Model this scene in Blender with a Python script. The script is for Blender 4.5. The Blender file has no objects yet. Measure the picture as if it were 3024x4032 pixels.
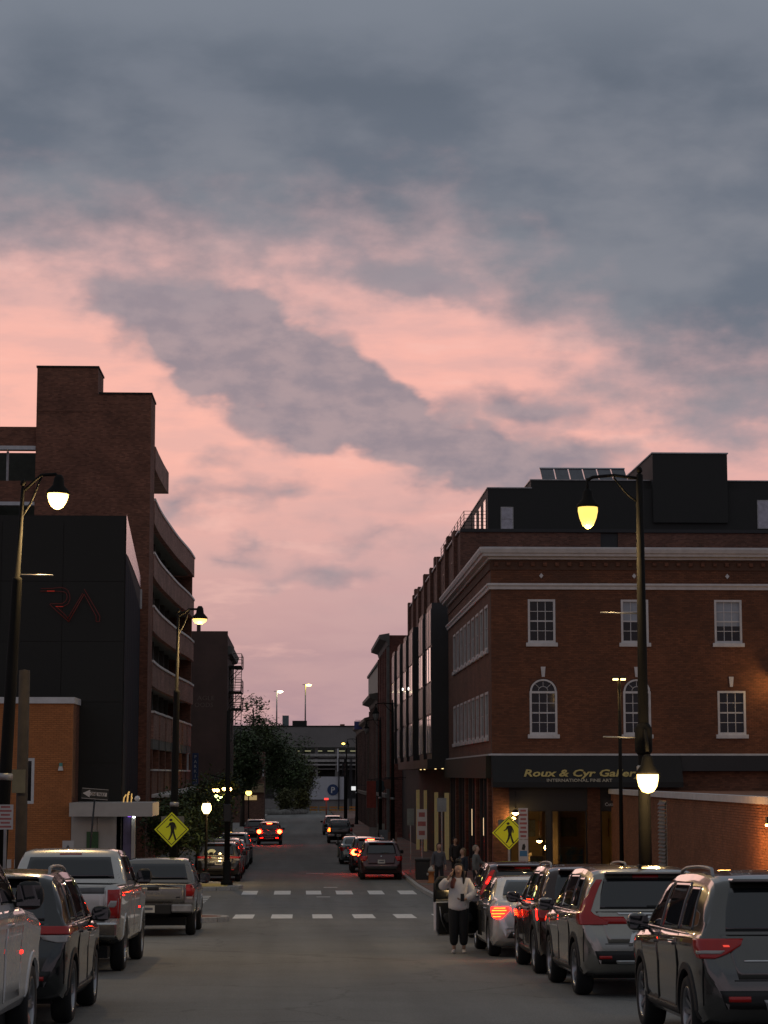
import bpy, bmesh, math, random
from mathutils import Vector, Matrix
from mathutils.bvhtree import BVHTree
random.seed(7)
R = math.radians
S = bpy.context.scene
C = S.collection
# ------------------------------------------------------------------ camera
# street runs along +Y, X is to the right, Z up; the eye stands 1.85 m over the road
EYE = 1.85
cd = bpy.data.cameras.new('camera'); cam = bpy.data.objects.new('camera', cd); C.objects.link(cam)
cd.sensor_fit = 'VERTICAL'; cd.sensor_height = 36.0; cd.lens = 36.0*8200/4032
cd.clip_start = 0.2; cd.clip_end = 5000
cam.location = (0, 0, EYE); cam.rotation_euler = (R(90+7.19), 0, R(-2.28))
S.camera = cam
# ------------------------------------------------------------------ render
S.view_settings.view_transform = 'Standard'; S.view_settings.look = 'None'
S.view_settings.exposure = 0.0; S.view_settings.gamma = 1.0
S.view_settings.use_curve_mapping = False
S.render.engine = 'CYCLES'
S.cycles.use_denoising = True
try: S.cycles.denoiser = 'OPENIMAGEDENOISE'
except Exception: pass
S.cycles.max_bounces = 6; S.cycles.diffuse_bounces = 3; S.cycles.glossy_bounces = 3
S.cycles.transmission_bounces = 4; S.cycles.transparent_max_bounces = 8
S.cycles.sample_clamp_indirect = 3.0
S.cycles.caustics_reflective = False; S.cycles.caustics_refractive = False
# ------------------------------------------------------------------ sky
SUN_EL, SUN_AZ = 1.5, -8.0       # the sun is at the horizon, down the street, behind cloud
wd = bpy.data.worlds.new('World'); S.world = wd; wd.use_nodes = True
nt = wd.node_tree; N = nt.nodes; L = nt.links; N.clear()
def nd(t, **k):
    n = N.new(t)
    for a, v in k.items():
        if a == 'ins':
            for i, x in v.items(): n.inputs[i].default_value = x
        else: setattr(n, a, v)
    return n
def math_(op, a, b=None, c=None, clamp=False):
    n = nd('ShaderNodeMath', operation=op, use_clamp=clamp)
    for i, x in enumerate((a, b, c)):
        if x is None: continue
        if isinstance(x, (int, float)): n.inputs[i].default_value = x
        else: L.new(x, n.inputs[i])
    return n.outputs[0]
def ramp(x, a, b):                      # smooth step from a to b
    n = nd('ShaderNodeMapRange', interpolation_type='SMOOTHSTEP')
    L.new(x, n.inputs[0]); n.inputs[1].default_value = a; n.inputs[2].default_value = b
    return n.outputs[0]
def mixc(f, a, b):
    n = nd('ShaderNodeMix', data_type='RGBA')
    for i, x in ((0, f), (6, a), (7, b)):
        if isinstance(x, (int, float)): n.inputs[i].default_value = x
        elif isinstance(x, tuple): n.inputs[i].default_value = (*x, 1)
        else: L.new(x, n.inputs[i])
    return n.outputs[2]
tc = nd('ShaderNodeTexCoord'); sep = nd('ShaderNodeSeparateXYZ'); L.new(tc.outputs['Generated'], sep.inputs[0])
az = math_('ARCTAN2', sep.outputs[0], sep.outputs[1]); el = math_('ARCSINE', sep.outputs[2])
U = 0.0002223
cx = math_('DIVIDE', az, U); cy = math_('DIVIDE', el, U)      # sky angles in small even units
com = nd('ShaderNodeCombineXYZ'); L.new(cx, com.inputs[0]); L.new(cy, com.inputs[1])
# noise on the cloud layer, stretched along the horizon
def noise(scale, detail, rough, stretch=1.0, off=0.0):
    m = nd('ShaderNodeMapping'); L.new(com.outputs[0], m.inputs[0])
    m.inputs['Scale'].default_value = (scale, scale*stretch, 1); m.inputs['Location'].default_value = (off, off*0.7, off)
    n = nd('ShaderNodeTexNoise', noise_dimensions='2D'); L.new(m.outputs[0], n.inputs['Vector'])
    n.inputs['Scale'].default_value = 1; n.inputs['Detail'].default_value = detail; n.inputs['Roughness'].default_value = rough
    return n
nw = noise(1/190, 4, .5, 1.7, 3.1)
wv = nd('ShaderNodeVectorMath', operation='SUBTRACT'); L.new(nw.outputs['Color'], wv.inputs[0]); wv.inputs[1].default_value = (.5, .5, .5)
ws = nd('ShaderNodeVectorMath', operation='MULTIPLY'); L.new(wv.outputs[0], ws.inputs[0]); ws.inputs[1].default_value = (260, 150, 0)
wp = nd('ShaderNodeVectorMath', operation='ADD'); L.new(com.outputs[0], wp.inputs[0]); L.new(ws.outputs[0], wp.inputs[1])
def blob(x, y, rx, ry, ang):
    m = nd('ShaderNodeMapping', vector_type='TEXTURE'); L.new(wp.outputs[0], m.inputs[0])
    m.inputs['Location'].default_value = (x-650, 1673-y, 0); m.inputs['Rotation'].default_value = (0, 0, R(-ang))
    m.inputs['Scale'].default_value = (rx, ry, 1)
    g = nd('ShaderNodeTexGradient', gradient_type='SPHERICAL'); L.new(m.outputs[0], g.inputs[0])
    return g.outputs['Fac']
BL = [(420, 720, 270, 160, 18, 1.9), (620, 830, 370, 160, 26, 2.2), (860, 925, 340, 125, 22, 1.9), (1130, 1000, 340, 90, 8, 1.6),
      (250, 660, 200, 60, 10, .55), (870, 610, 270, 75, 12, 1.5), (1160, 870, 210, 70, 0, 1.1), (1580, 700, 330, 200, 12, 1.0), (1640, 910, 260, 80, 0, .9),
      (420, 1100, 190, 60, -5, .95), (480, 1200, 140, 46, 0, .9), (590, 1045, 130, 42, -6, .7), (450, 1010, 120, 45, 0, .5), (700, 1245, 180, 40, 0, .8), (830, 1170, 150, 32, 0, .55),
      (60, 560, 240, 70, 0, .35)]
acc = None
for b in BL:
    f = blob(*b[:5]); m = math_('MULTIPLY', f, b[5]); acc = m if acc is None else math_('ADD', acc, m)
n1 = noise(1/420, 5, .5, 2.2, 11.0).outputs['Fac']; n2 = noise(1/130, 4, .5, 2.2, 5.0).outputs['Fac']; n3 = noise(1/60, 6, .6, 1.6, 8.0).outputs['Fac']
nz = math_('ADD', math_('MULTIPLY', math_('SUBTRACT', n1, .5), .9), math_('ADD', math_('MULTIPLY', math_('SUBTRACT', n2, .5), .75), math_('MULTIPLY', math_('SUBTRACT', n3, .5), .30)))
body = ramp(math_('ADD', acc, nz), -.02, 1.08)
# far from the view direction the broken layer goes on by noise alone
side = ramp(math_('ABSOLUTE', math_('SUBTRACT', az, .02)), .3, .7)
body = math_('MAXIMUM', body, math_('MULTIPLY', side, ramp(n1, .36, .56)))
# the grey deck overhead; its lower edge comes down to the right
sepw = nd('ShaderNodeSeparateXYZ'); L.new(wp.outputs[0], sepw.inputs[0])
edge = math_('ADD', sepw.outputs[1], math_('MULTIPLY', ramp(sepw.outputs[0], 250, 950), 330))
dk = math_('ADD', edge, math_('MULTIPLY', nz, 230))
deck = ramp(dk, 960, 1330); fringe = ramp(dk, 900, 1180)
# colours
pink = mixc(ramp(cy, 380, 760), (.56, .35, .37), (.88, .45, .395))
pink = mixc(ramp(cy, 150, 520), (.32, .245, .315), pink)
pink = mixc(ramp(cy, -40, 200), (.265, .23, .31), pink)
pink = mixc(ramp(cy, 850, 1200), pink, (.78, .45, .42))
n4 = noise(1/330, 5, .55, 4.5, 21.0).outputs['Fac']
pink = mixc(ramp(n4, .42, .68), pink, mixc(.34, pink, (.50, .35, .375)))
pink = mixc(ramp(n4, .30, .45), mixc(.22, pink, (.94, .58, .52)), pink)
away = ramp(math_('ABSOLUTE', az), .5, 2.2)
pink = mixc(away, pink, (.36, .30, .36))
low = mixc(ramp(math_('ADD', math_('MULTIPLY', n2, .7), math_('MULTIPLY', n3, .3)), .35, .65), (.27, .24, .28), (.385, .305, .325))
high = mixc(ramp(n1, .32, .68), (.150, .172, .215), (.225, .235, .272))
high = mixc(ramp(cy, 1250, 1500), high, mixc(ramp(n1, .3, .7), (.125, .148, .188), (.18, .20, .243)))
high = mixc(ramp(cy, 1450, 1720), high, (.205, .23, .275))
high = mixc(ramp(cy, 1650, 3200), high, (.225, .24, .265))     # the deck thins and pales overhead
sky = nd('ShaderNodeTexSky', sky_type='NISHITA'); sky.sun_disc = False
sky.sun_elevation = R(SUN_EL); sky.sun_rotation = R(SUN_AZ); sky.altitude = 20; sky.dust_density = 2.0
clear = nd('ShaderNodeVectorMath', operation='SCALE'); L.new(sky.outputs[0], clear.inputs[0]); clear.inputs[3].default_value = .008
glow = nd('ShaderNodeVectorMath', operation='ADD'); L.new(pink, glow.inputs[0]); L.new(clear.outputs[0], glow.inputs[1])
col = mixc(math_('MULTIPLY', body, .93), glow.outputs[0], low)
col = mixc(math_('MULTIPLY', fringe, .6), col, (.41, .335, .365))
col = mixc(deck, col, high)
col = mixc(ramp(cy, -260, -20), (.06, .06, .065), col)
bg = nd('ShaderNodeBackground'); L.new(col, bg.inputs[0]); bg.inputs[1].default_value = 1.0
out = nd('ShaderNodeOutputWorld'); L.new(bg.outputs[0], out.inputs[0])
wd.cycles.sampling_method = 'MANUAL'; wd.cycles.sample_map_resolution = 512
# last light of the sun through the cloud, from down the street
sl = bpy.data.lights.new('sun', 'SUN'); sl.energy = 0.08; sl.angle = R(20); sl.color = (1, .62, .5)
so = bpy.data.objects.new('sun', sl); C.objects.link(so)
so.rotation_euler = Vector((-math.sin(R(SUN_AZ)), -math.cos(R(SUN_AZ)), -math.tan(R(8)))).to_track_quat('-Z', 'Y').to_euler()
# ------------------------------------------------------------------ materials
MATS = {}
def mat(name, col=(.5, .5, .5), rough=.6, metal=0.0, var=.25, scale=3.0, bump=0.0, bscale=40., coat=0.0, spec=.5, emit=None, estr=0.0, island=0.0, trans=0.0, dirt=None):
    if name in MATS: return MATS[name]
    m = bpy.data.materials.new(name); m.use_nodes = True; MATS[name] = m
    t = m.node_tree; b = t.nodes['Principled BSDF']; n = t.nodes; l = t.links
    b.inputs['Roughness'].default_value = rough; b.inputs['Metallic'].default_value = metal
    b.inputs['Coat Weight'].default_value = coat; b.inputs['Coat Roughness'].default_value = .03
    b.inputs['Specular IOR Level'].default_value = spec
    b.inputs['Transmission Weight'].default_value = trans
    geo = n.new('ShaderNodeNewGeometry'); oi = n.new('ShaderNodeTexCoord')
    nz_ = n.new('ShaderNodeTexNoise'); nz_.inputs['Scale'].default_value = scale; nz_.inputs['Detail'].default_value = 6; nz_.inputs['Roughness'].default_value = .62
    l.new(geo.outputs['Position'], nz_.inputs['Vector'])
    mx = n.new('ShaderNodeMix'); mx.data_type = 'RGBA'
    lo = tuple(c*(1-var) for c in col); hi = tuple(min(1, c*(1+var)) for c in col)
    mr = n.new('ShaderNodeMapRange'); mr.inputs[1].default_value = .3; mr.inputs[2].default_value = .7
    l.new(nz_.outputs['Fac'], mr.inputs[0]); l.new(mr.outputs[0], mx.inputs[0])
    mx.inputs[6].default_value = (*lo, 1); mx.inputs[7].default_value = (*hi, 1)
    outc = mx.outputs[2]
    if island:
        hs = n.new('ShaderNodeHueSaturation'); ir = n.new('ShaderNodeMapRange')
        ir.inputs[3].default_value = 1-island; ir.inputs[4].default_value = 1+island
        l.new(geo.outputs['Random Per Island'], ir.inputs[0]); l.new(ir.outputs[0], hs.inputs['Value']); l.new(outc, hs.inputs['Color']); outc = hs.outputs[0]
    if dirt:
        n3 = n.new('ShaderNodeTexNoise'); n3.inputs['Scale'].default_value = dirt[1]; n3.inputs['Detail'].default_value = 8; n3.inputs['Roughness'].default_value = .7
        l.new(geo.outputs['Position'], n3.inputs['Vector'])
        r3 = n.new('ShaderNodeMapRange'); r3.inputs[1].default_value = .5; r3.inputs[2].default_value = .72; r3.inputs[4].default_value = dirt[2]
        l.new(n3.outputs['Fac'], r3.inputs[0])
        m3 = n.new('ShaderNodeMix'); m3.data_type = 'RGBA'; l.new(r3.outputs[0], m3.inputs[0]); l.new(outc, m3.inputs[6]); m3.inputs[7].default_value = (*dirt[0], 1); outc = m3.outputs[2]
    l.new(outc, b.inputs['Base Color'])
    rr = n.new('ShaderNodeMapRange'); rr.inputs[3].default_value = max(0.02, rough*.85); rr.inputs[4].default_value = min(1, rough*1.15)
    l.new(nz_.outputs['Fac'], rr.inputs[0]); l.new(rr.outputs[0], b.inputs['Roughness'])
    if bump:
        nb = n.new('ShaderNodeTexNoise'); nb.inputs['Scale'].default_value = bscale; nb.inputs['Detail'].default_value = 4
        l.new(geo.outputs['Position'], nb.inputs['Vector'])
        bp = n.new('ShaderNodeBump'); bp.inputs['Strength'].default_value = bump; bp.inputs['Distance'].default_value = .02
        l.new(nb.outputs['Fac'], bp.inputs['Height']); l.new(bp.outputs[0], b.inputs['Normal'])
    if emit:
        b.inputs['Emission Color'].default_value = (*emit, 1); b.inputs['Emission Strength'].default_value = estr
    return m
def brickmat(name, col, mortar=(.30, .27, .24), bw=.21, bh=.076, var=.3):
    if name in MATS: return MATS[name]
    m = mat(name, col, .85, var=.15); t = m.node_tree; n = t.nodes; l = t.links; b = n['Principled BSDF']
    g = n.new('ShaderNodeNewGeometry'); sx = n.new('ShaderNodeSeparateXYZ'); l.new(g.outputs['Position'], sx.inputs[0])
    ad = n.new('ShaderNodeMath'); ad.operation = 'ADD'; l.new(sx.outputs[0], ad.inputs[0]); l.new(sx.outputs[1], ad.inputs[1])
    cb = n.new('ShaderNodeCombineXYZ'); l.new(ad.outputs[0], cb.inputs[0]); l.new(sx.outputs[2], cb.inputs[1])
    br = n.new('ShaderNodeTexBrick'); l.new(cb.outputs[0], br.inputs['Vector'])
    br.inputs['Scale'].default_value = 1; br.inputs['Brick Width'].default_value = bw; br.inputs['Row Height'].default_value = bh; br.inputs['Mortar Size'].default_value = .006
    br.inputs['Color1'].default_value = (*[c*(1-var) for c in col], 1); br.inputs['Color2'].default_value = (*[c*(1+var) for c in col], 1); br.inputs['Mortar'].default_value = (*mortar, 1)
    mm = n.new('ShaderNodeMix'); mm.data_type = 'RGBA'; mm.blend_type = 'MULTIPLY'; mm.inputs[0].default_value = 1
    nz_ = n.new('ShaderNodeTexNoise'); nz_.inputs['Scale'].default_value = .7; nz_.inputs['Detail'].default_value = 8; l.new(g.outputs['Position'], nz_.inputs['Vector'])
    mr = n.new('ShaderNodeMapRange'); mr.inputs[1].default_value = .25; mr.inputs[2].default_value = .75; mr.inputs[3].default_value = .7; mr.inputs[4].default_value = 1.25
    l.new(nz_.outputs['Fac'], mr.inputs[0]); l.new(br.outputs['Color'], mm.inputs[6]); l.new(mr.outputs[0], mm.inputs[7]); l.new(mm.outputs[2], b.inputs['Base Color'])
    bp = n.new('ShaderNodeBump'); bp.inputs['Strength'].default_value = .5; bp.inputs['Distance'].default_value = .01; l.new(br.outputs['Fac'], bp.inputs['Height']); bp.invert = True
    l.new(bp.outputs[0], b.inputs['Normal'])
    return m
def lamp(name, col, s): return mat(name, tuple(c*.3 for c in col), .4, emit=col, estr=s)
# ------------------------------------------------------------------ mesh helpers
class MB:
    def __init__(s): s.v = []; s.f = []; s.mi = []; s.sm = []; s.cur = 0; s.smooth = False
    def vert(s, *p): s.v.append(p); return len(s.v)-1
    def face(s, *i): s.f.append(i); s.mi.append(s.cur); s.sm.append(s.smooth)
    def quad(s, a, b, c, d):
        k = len(s.v); s.v += [tuple(a), tuple(b), tuple(c), tuple(d)]; s.face(k, k+1, k+2, k+3)
    def poly(s, pts):
        k = len(s.v); s.v += [tuple(p) for p in pts]; s.face(*range(k, k+len(pts)))
    def box(s, x0, x1, y0, y1, z0, z1):
        k = len(s.v)
        s.v += [(x0,y0,z0),(x1,y0,z0),(x1,y1,z0),(x0,y1,z0),(x0,y0,z1),(x1,y0,z1),(x1,y1,z1),(x0,y1,z1)]
        for q in ((0,3,2,1),(4,5,6,7),(0,1,5,4),(1,2,6,5),(2,3,7,6),(3,0,4,7)): s.face(*[k+i for i in q])
        return s
    def prism(s, pts, h0, h1, ax='z'):
        """pts: 2D outline; extruded from h0 to h1 along ax"""
        n = len(pts); k = len(s.v)
        def P(p, h):
            return {'z': (p[0], p[1], h), 'y': (p[0], h, p[1]), 'x': (h, p[0], p[1])}[ax]
        s.v += [P(p, h0) for p in pts] + [P(p, h1) for p in pts]
        s.face(*[k+i for i in range(n)][::-1]); s.face(*[k+n+i for i in range(n)])
        for i in range(n): s.face(k+i, k+(i+1) % n, k+n+(i+1) % n, k+n+i)
        return s
    def tube(s, pts, r, seg=8, caps=True):
        pts = [Vector(p) for p in pts]; n = len(pts)
        rr = r if isinstance(r, (list, tuple)) else [r]*n
        k = len(s.v); prev = None
        for i, p in enumerate(pts):
            d = (pts[min(i+1, n-1)]-pts[max(i-1, 0)])
            if d.length < 1e-9: d = Vector((0, 0, 1))
            d.normalize()
            a = prev if prev is not None else (Vector((1, 0, 0)) if abs(d.x) < .8 else Vector((0, 1, 0)))
            a = (a - d*a.dot(d)).normalized(); b = d.cross(a); prev = a
            for j in range(seg):
                t = 2*math.pi*j/seg; q = p + (a*math.cos(t)+b*math.sin(t))*rr[i]; s.v.append(tuple(q))
        so_ = s.smooth; s.smooth = True
        for i in range(n-1):
            for j in range(seg):
                s.face(k+i*seg+j, k+i*seg+(j+1) % seg, k+(i+1)*seg+(j+1) % seg, k+(i+1)*seg+j)
        s.smooth = so_
        if caps:
            s.face(*[k+j for j in range(seg)][::-1]); s.face(*[k+(n-1)*seg+j for j in range(seg)])
        return s
    def lathe(s, prof, seg=20, c=(0, 0, 0), ax='z', caps=True):
        """prof: (radius, height) pairs"""
        k = len(s.v); n = len(prof)
        for r_, h in prof:
            for j in range(seg):
                t = 2*math.pi*j/seg; a, b = r_*math.cos(t), r_*math.sin(t)
                p = {'z': (a, b, h), 'y': (a, h, b), 'x': (h, a, b)}[ax]
                s.v.append((c[0]+p[0], c[1]+p[1], c[2]+p[2]))
        so_ = s.smooth; s.smooth = True
        for i in range(n-1):
            for j in range(seg):
                s.face(k+i*seg+j, k+i*seg+(j+1) % seg, k+(i+1)*seg+(j+1) % seg, k+(i+1)*seg+j)
        s.smooth = so_
        if caps:
            s.face(*[k+j for j in range(seg)][::-1]); s.face(*[k+(n-1)*seg+j for j in range(seg)])
        return s
    def build(s, name, m, parent=None, bevel=0.0, fix=True, loc=None):
        me = bpy.data.meshes.new(name); me.from_pydata(s.v, [], s.f)
        for x in (m if isinstance(m, (list, tuple)) else [m]): me.materials.append(x)
        me.polygons.foreach_set('material_index', s.mi); me.polygons.foreach_set('use_smooth', s.sm)
        if fix:
            b = bmesh.new(); b.from_mesh(me); bmesh.ops.recalc_face_normals(b, faces=b.faces)
            if bevel: bmesh.ops.bevel(b, geom=list(b.edges), offset=bevel, segments=1, affect='EDGES', clamp_overlap=True)
            b.to_mesh(me); b.free()
        me.update()
        o = bpy.data.objects.new(name, me); C.objects.link(o); o.parent = parent
        if loc: o.location = loc
        return o
def tag(o, label=None, cat=None, group=None, kind=None):
    if label: o['label'] = label
    if cat: o['category'] = cat
    if group: o['group'] = group
    if kind: o['kind'] = kind
    return o
def thing(name, label, cat, loc=(0, 0, 0), rz=0, group=None):
    o = bpy.data.objects.new(name, None); C.objects.link(o); o.location = loc; o.rotation_euler = (0, 0, rz)
    o.empty_display_size = .2
    return tag(o, label, cat, group)
def put(name, me, parent, loc=(0, 0, 0), rot=(0, 0, 0), scale=None):
    o = bpy.data.objects.new(name, me); C.objects.link(o); o.parent = parent; o.location = loc; o.rotation_euler = rot
    if scale: o.scale = scale
    return o
def copy_tree(o, parent=None):
    c = o.copy(); C.objects.link(c); c.parent = parent
    for ch in list(o.children): copy_tree(ch, c)
    return c
def box(name, m, parent, x0, x1, y0, y1, z0, z1, bevel=0.0):
    return MB().box(x0, x1, y0, y1, z0, z1).build(name, m, parent, bevel)
def text(name, s, m, parent, loc, size, rot=(R(90), 0, 0), shear=0.0, off=0.0, ext=.01, align='LEFT', wid=None, space=1.0):
    cu = bpy.data.curves.new(name, 'FONT'); cu.body = s; cu.size = size; cu.shear = shear; cu.offset = off; cu.extrude = ext
    cu.align_x = align; cu.space_character = space; cu.resolution_u = 2
    t = bpy.data.objects.new(name, cu); C.objects.link(t)
    dg = bpy.context.evaluated_depsgraph_get(); me = bpy.data.meshes.new_from_object(t.evaluated_get(dg))
    bpy.data.objects.remove(t); bpy.data.curves.remove(cu)
    if wid:
        xs = [v.co.x for v in me.vertices]; w0 = max(xs)-min(xs)
        for v in me.vertices: v.co.x *= wid/w0
    me.materials.clear(); me.materials.append(m)
    return put(name, me, parent, loc, rot)
# ground height along the street: down a 3.7 % hill, then nearly level
GP = [(-80, 2.98), (0, 0), (20, -.744), (40, -1.488), (58, -2.15), (66, -2.40), (80, -2.60), (92, -2.68), (160, -3.30), (330, -3.95), (600, -4.2), (2000, -4.2)]
def g0(y):
    for (a, za), (b, zb) in zip(GP, GP[1:]):
        if y <= b: return za+(zb-za)*(y-a)/(b-a)
    return GP[-1][1]
def g(y): return sum(g0(y+d) for d in (-6, -4, -2, 0, 2, 4, 6))/7
# ------------------------------------------------------------------ survey: where a sight line meets a given distance down the street
_ry, _rp = R(2.28), R(7.19)
def at(px, py, Y):
    a, b = (px-1512)/8200, (2016-py)/8200
    f = math.cos(_rp)-b*math.sin(_rp); z = math.sin(_rp)+b*math.cos(_rp)
    x = a*math.cos(_ry)+f*math.sin(_ry); y = -a*math.sin(_ry)+f*math.cos(_ry)
    return x/y*Y, EYE+z/y*Y
def X_(px, Y, py=3050): return at(px, py, Y)[0]
def Z_(py, Y, px=1512): return at(px, py, Y)[1]
# ------------------------------------------------------------------ materials of the place
def asphalt():
    m = mat('asphalt', (.182, .180, .168), .85, var=.12, scale=.35, bump=.5, bscale=60, dirt=((.13, .127, .118), .5, .6))
    t = m.node_tree; n = t.nodes; l = t.links; b = n['Principled BSDF']
    src = b.inputs['Base Color'].links[0].from_socket
    geo = n.new('ShaderNodeNewGeometry'); v = n.new('ShaderNodeTexNoise'); v.inputs['Scale'].default_value = 55; v.inputs['Detail'].default_value = 3
    l.new(geo.outputs['Position'], v.inputs['Vector'])
    mr = n.new('ShaderNodeMapRange'); mr.inputs[1].default_value = .3; mr.inputs[2].default_value = .7; mr.inputs[3].default_value = .72; mr.inputs[4].default_value = 1.3
    l.new(v.outputs['Fac'], mr.inputs[0])
    # long wheel tracks and patched seams down the street
    mp = n.new('ShaderNodeMapping'); mp.inputs['Scale'].default_value = (.9, .035, .1); l.new(geo.outputs['Position'], mp.inputs[0])
    v2 = n.new('ShaderNodeTexNoise'); v2.inputs['Scale'].default_value = 1; v2.inputs['Detail'].default_value = 5; l.new(mp.outputs[0], v2.inputs['Vector'])
    m2 = n.new('ShaderNodeMapRange'); m2.inputs[1].default_value = .3; m2.inputs[2].default_value = .7; m2.inputs[3].default_value = .8; m2.inputs[4].default_value = 1.2; l.new(v2.outputs['Fac'], m2.inputs[0])
    # cracks
    vo = n.new('ShaderNodeTexVoronoi'); vo.feature = 'DISTANCE_TO_EDGE'; vo.inputs['Scale'].default_value = .22
    dn = n.new('ShaderNodeTexNoise'); dn.inputs['Scale'].default_value = 1.2; dn.inputs['Detail'].default_value = 5; l.new(geo.outputs['Position'], dn.inputs['Vector'])
    va = n.new('ShaderNodeVectorMath'); va.operation = 'MULTIPLY_ADD'; l.new(dn.outputs['Color'], va.inputs[0]); va.inputs[1].default_value = (1.3, 1.3, 0); l.new(geo.outputs['Position'], va.inputs[2])
    l.new(va.outputs[0], vo.inputs['Vector'])
    cr = n.new('ShaderNodeMapRange'); cr.inputs[1].default_value = 0; cr.inputs[2].default_value = .012; cr.inputs[3].default_value = .72; l.new(vo.outputs['Distance'], cr.inputs[0])
    cur = src
    for s_ in (mr.outputs[0], m2.outputs[0], cr.outputs[0]):
        mm = n.new('ShaderNodeMix'); mm.data_type = 'RGBA'; mm.blend_type = 'MULTIPLY'; mm.inputs[0].default_value = 1
        l.new(cur, mm.inputs[6]); l.new(s_, mm.inputs[7]); cur = mm.outputs[2]
    l.new(cur, b.inputs['Base Color'])
    return m
M_asph = asphalt()
M_conc = mat('pavement_concrete', (.27, .26, .24), .85, var=.2, scale=1.2, bump=.3, bscale=60, dirt=((.14, .13, .12), .8, .5))
M_bpave = brickmat('brick_paving', (.20, .10, .075), (.16, .14, .12), .2, .1)
M_gran = mat('granite', (.40, .39, .37), .75, var=.25, scale=8, bump=.3, bscale=90)
M_paint = mat('road_paint', (.82, .81, .77), .7, var=.12, scale=5, dirt=((.24, .235, .22), 5, .8))
M_soil = mat('ground_earth', (.10, .095, .085), .95, var=.3, scale=.2)
M_yel = mat('lamplit_paving', (.42, .33, .10), .8, var=.25, scale=6)  # lamplight yellow put into the paving colour; the barrier legs share it
M_dark = mat('black_metal', (.018, .018, .02), .45, .3, var=.2)
M_steel = mat('galvanised_steel', (.33, .33, .33), .45, .7, var=.25, scale=6)
M_white = mat('white_trim', (.56, .56, .57), .6, var=.12, scale=3)
M_glassd = mat('window_glass', (.007, .008, .009), .06, var=.3, spec=.35)
M_brickR = mat('red_brick', (.150, .058, .029), .85, var=.3, scale=.5, island=.22, dirt=((.070, .038, .026), .35, .6))
M_mort = mat('mortar', (.092, .048, .032), .95, var=.15)
M_brickO = mat('orange_brick', (.40, .15, .05), .85, var=.15, scale=.6, island=.10)
M_mortO = mat('orange_mortar', (.27, .115, .05), .95)
M_brickB = brickmat('brown_brick', (.20, .082, .050), (.15, .08, .056))
M_brickS = brickmat('side_brick', (.145, .058, .032), (.10, .05, .035))
M_black = mat('black_cladding', (.016, .017, .019), .5, var=.3, scale=.6)
M_char = mat('charcoal_panel', (.010, .0100, .0085), .75, var=.25, scale=.5)
M_alu = mat('aluminium_panel', (.45, .43, .45), .25, .9, var=.1, scale=.6)
M_stone = mat('grey_stone', (.17, .165, .15), .85, var=.25, scale=1.5, bump=.2)
# ------------------------------------------------------------------ ground
def ysteps(a, b, st=4.0):
    n = max(1, int(math.ceil((b-a)/st))); return [a+(b-a)*i/n for i in range(n+1)]
def sheet(name, xs, ys, dz, m):
    b = MB(); b.smooth = True
    for y in ys:
        for x in xs: b.vert(x, y, g(y)+dz)
    w = len(xs)
    for i in range(len(ys)-1):
        for j in range(w-1): b.face(i*w+j, i*w+j+1, (i+1)*w+j+1, (i+1)*w+j)
    return tag(b.build(name, m, fix=False), kind='structure')
sheet('ground', [-1500, -200, -40, 0, 40, 200, 1500], ysteps(-80, 340, 6)+[400, 600, 1000, 2000], -.03, M_soil)
road = sheet('road', [-6.5, -3, 0, 3, 8], ysteps(-60, 346, 3), 0, M_asph)
sheet('side_street', [-95, -50, -20, -6.5], ysteps(60.5, 82, 3), .001, M_asph)
def walk(name, ys, xl, xr, m, h=.13):
    b = MB()
    for y in ys:
        a, c = xl(y), xr(y)
        for x, z in ((a, g(y)-.02), (a, g(y)+h), (c, g(y)+h), (c, g(y)-.02)): b.vert(x, y, z)
    for i in range(len(ys)-1):
        for j in range(3): b.face(i*4+j, i*4+j+1, i*4+5+j, i*4+4+j)
    b.face(0, 1, 2, 3); k = (len(ys)-1)*4; b.face(k+3, k+2, k+1, k)
    return tag(b.build(name, m), kind='structure')
def lerp(a, b, t): return a+(b-a)*max(0, min(1, t))
def sm(a, b, x): t = max(0, min(1, (x-a)/(b-a))); return t*t*(3-2*t)
def kerb(name, pts, side):
    """granite kerb stones along pts (x, y), each its own object; side = +1 pavement to +X"""
    o0 = None; ke = tag(bpy.data.objects.new(name, None), kind='structure'); C.objects.link(ke)
    for (x0, y0), (x1, y1) in zip(pts, pts[1:]):
        d = Vector((x1-x0, y1-y0)); n = max(1, round(d.length/1.8)); nrm = Vector((d.y, -d.x)).normalized()*side
        for k in range(n):
            a = Vector((x0, y0))+d*((k+.004)/n); c = Vector((x0, y0))+d*((k+.996)/n); b = MB()
            q = [a-nrm*.15, c-nrm*.15, c+nrm*.02, a+nrm*.02]
            k0 = len(b.v); b.v += [(p.x, p.y, g(p.y)-.03) for p in q]+[(p.x, p.y, g(p.y)+.138) for p in q]
            for f in ((0,3,2,1),(4,5,6,7),(0,1,5,4),(1,2,6,5),(2,3,7,6),(3,0,4,7)): b.face(*f)
            b.build('kerb_stone', M_gran, ke, .012)
def arc(cx_, cy_, r, a0, a1, n=7): return [(cx_+r*math.cos(R(a0+(a1-a0)*i/n)), cy_+r*math.sin(R(a0+(a1-a0)*i/n))) for i in range(n+1)]
LN = [(-4.75, -40), (-4.75, 53), (-4.5, 54.6), (-2.9, 56.7)]+arc(-3.75, 58.7, 1.65, -50, 75)+arc(-6.6, 58.2, 2.4, 70, 90, 3)+[(-9, 60.6), (-60, 60.6)]
LF = [(-60, 82), (-8, 82), (-5.2, 82)]+arc(-4.4, 83.9, 2.0, -115, 40, 8)+[(-3.2, 86.4), (-4.5, 88.5), (-4.6, 90), (-4.6, 346)]
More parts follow.
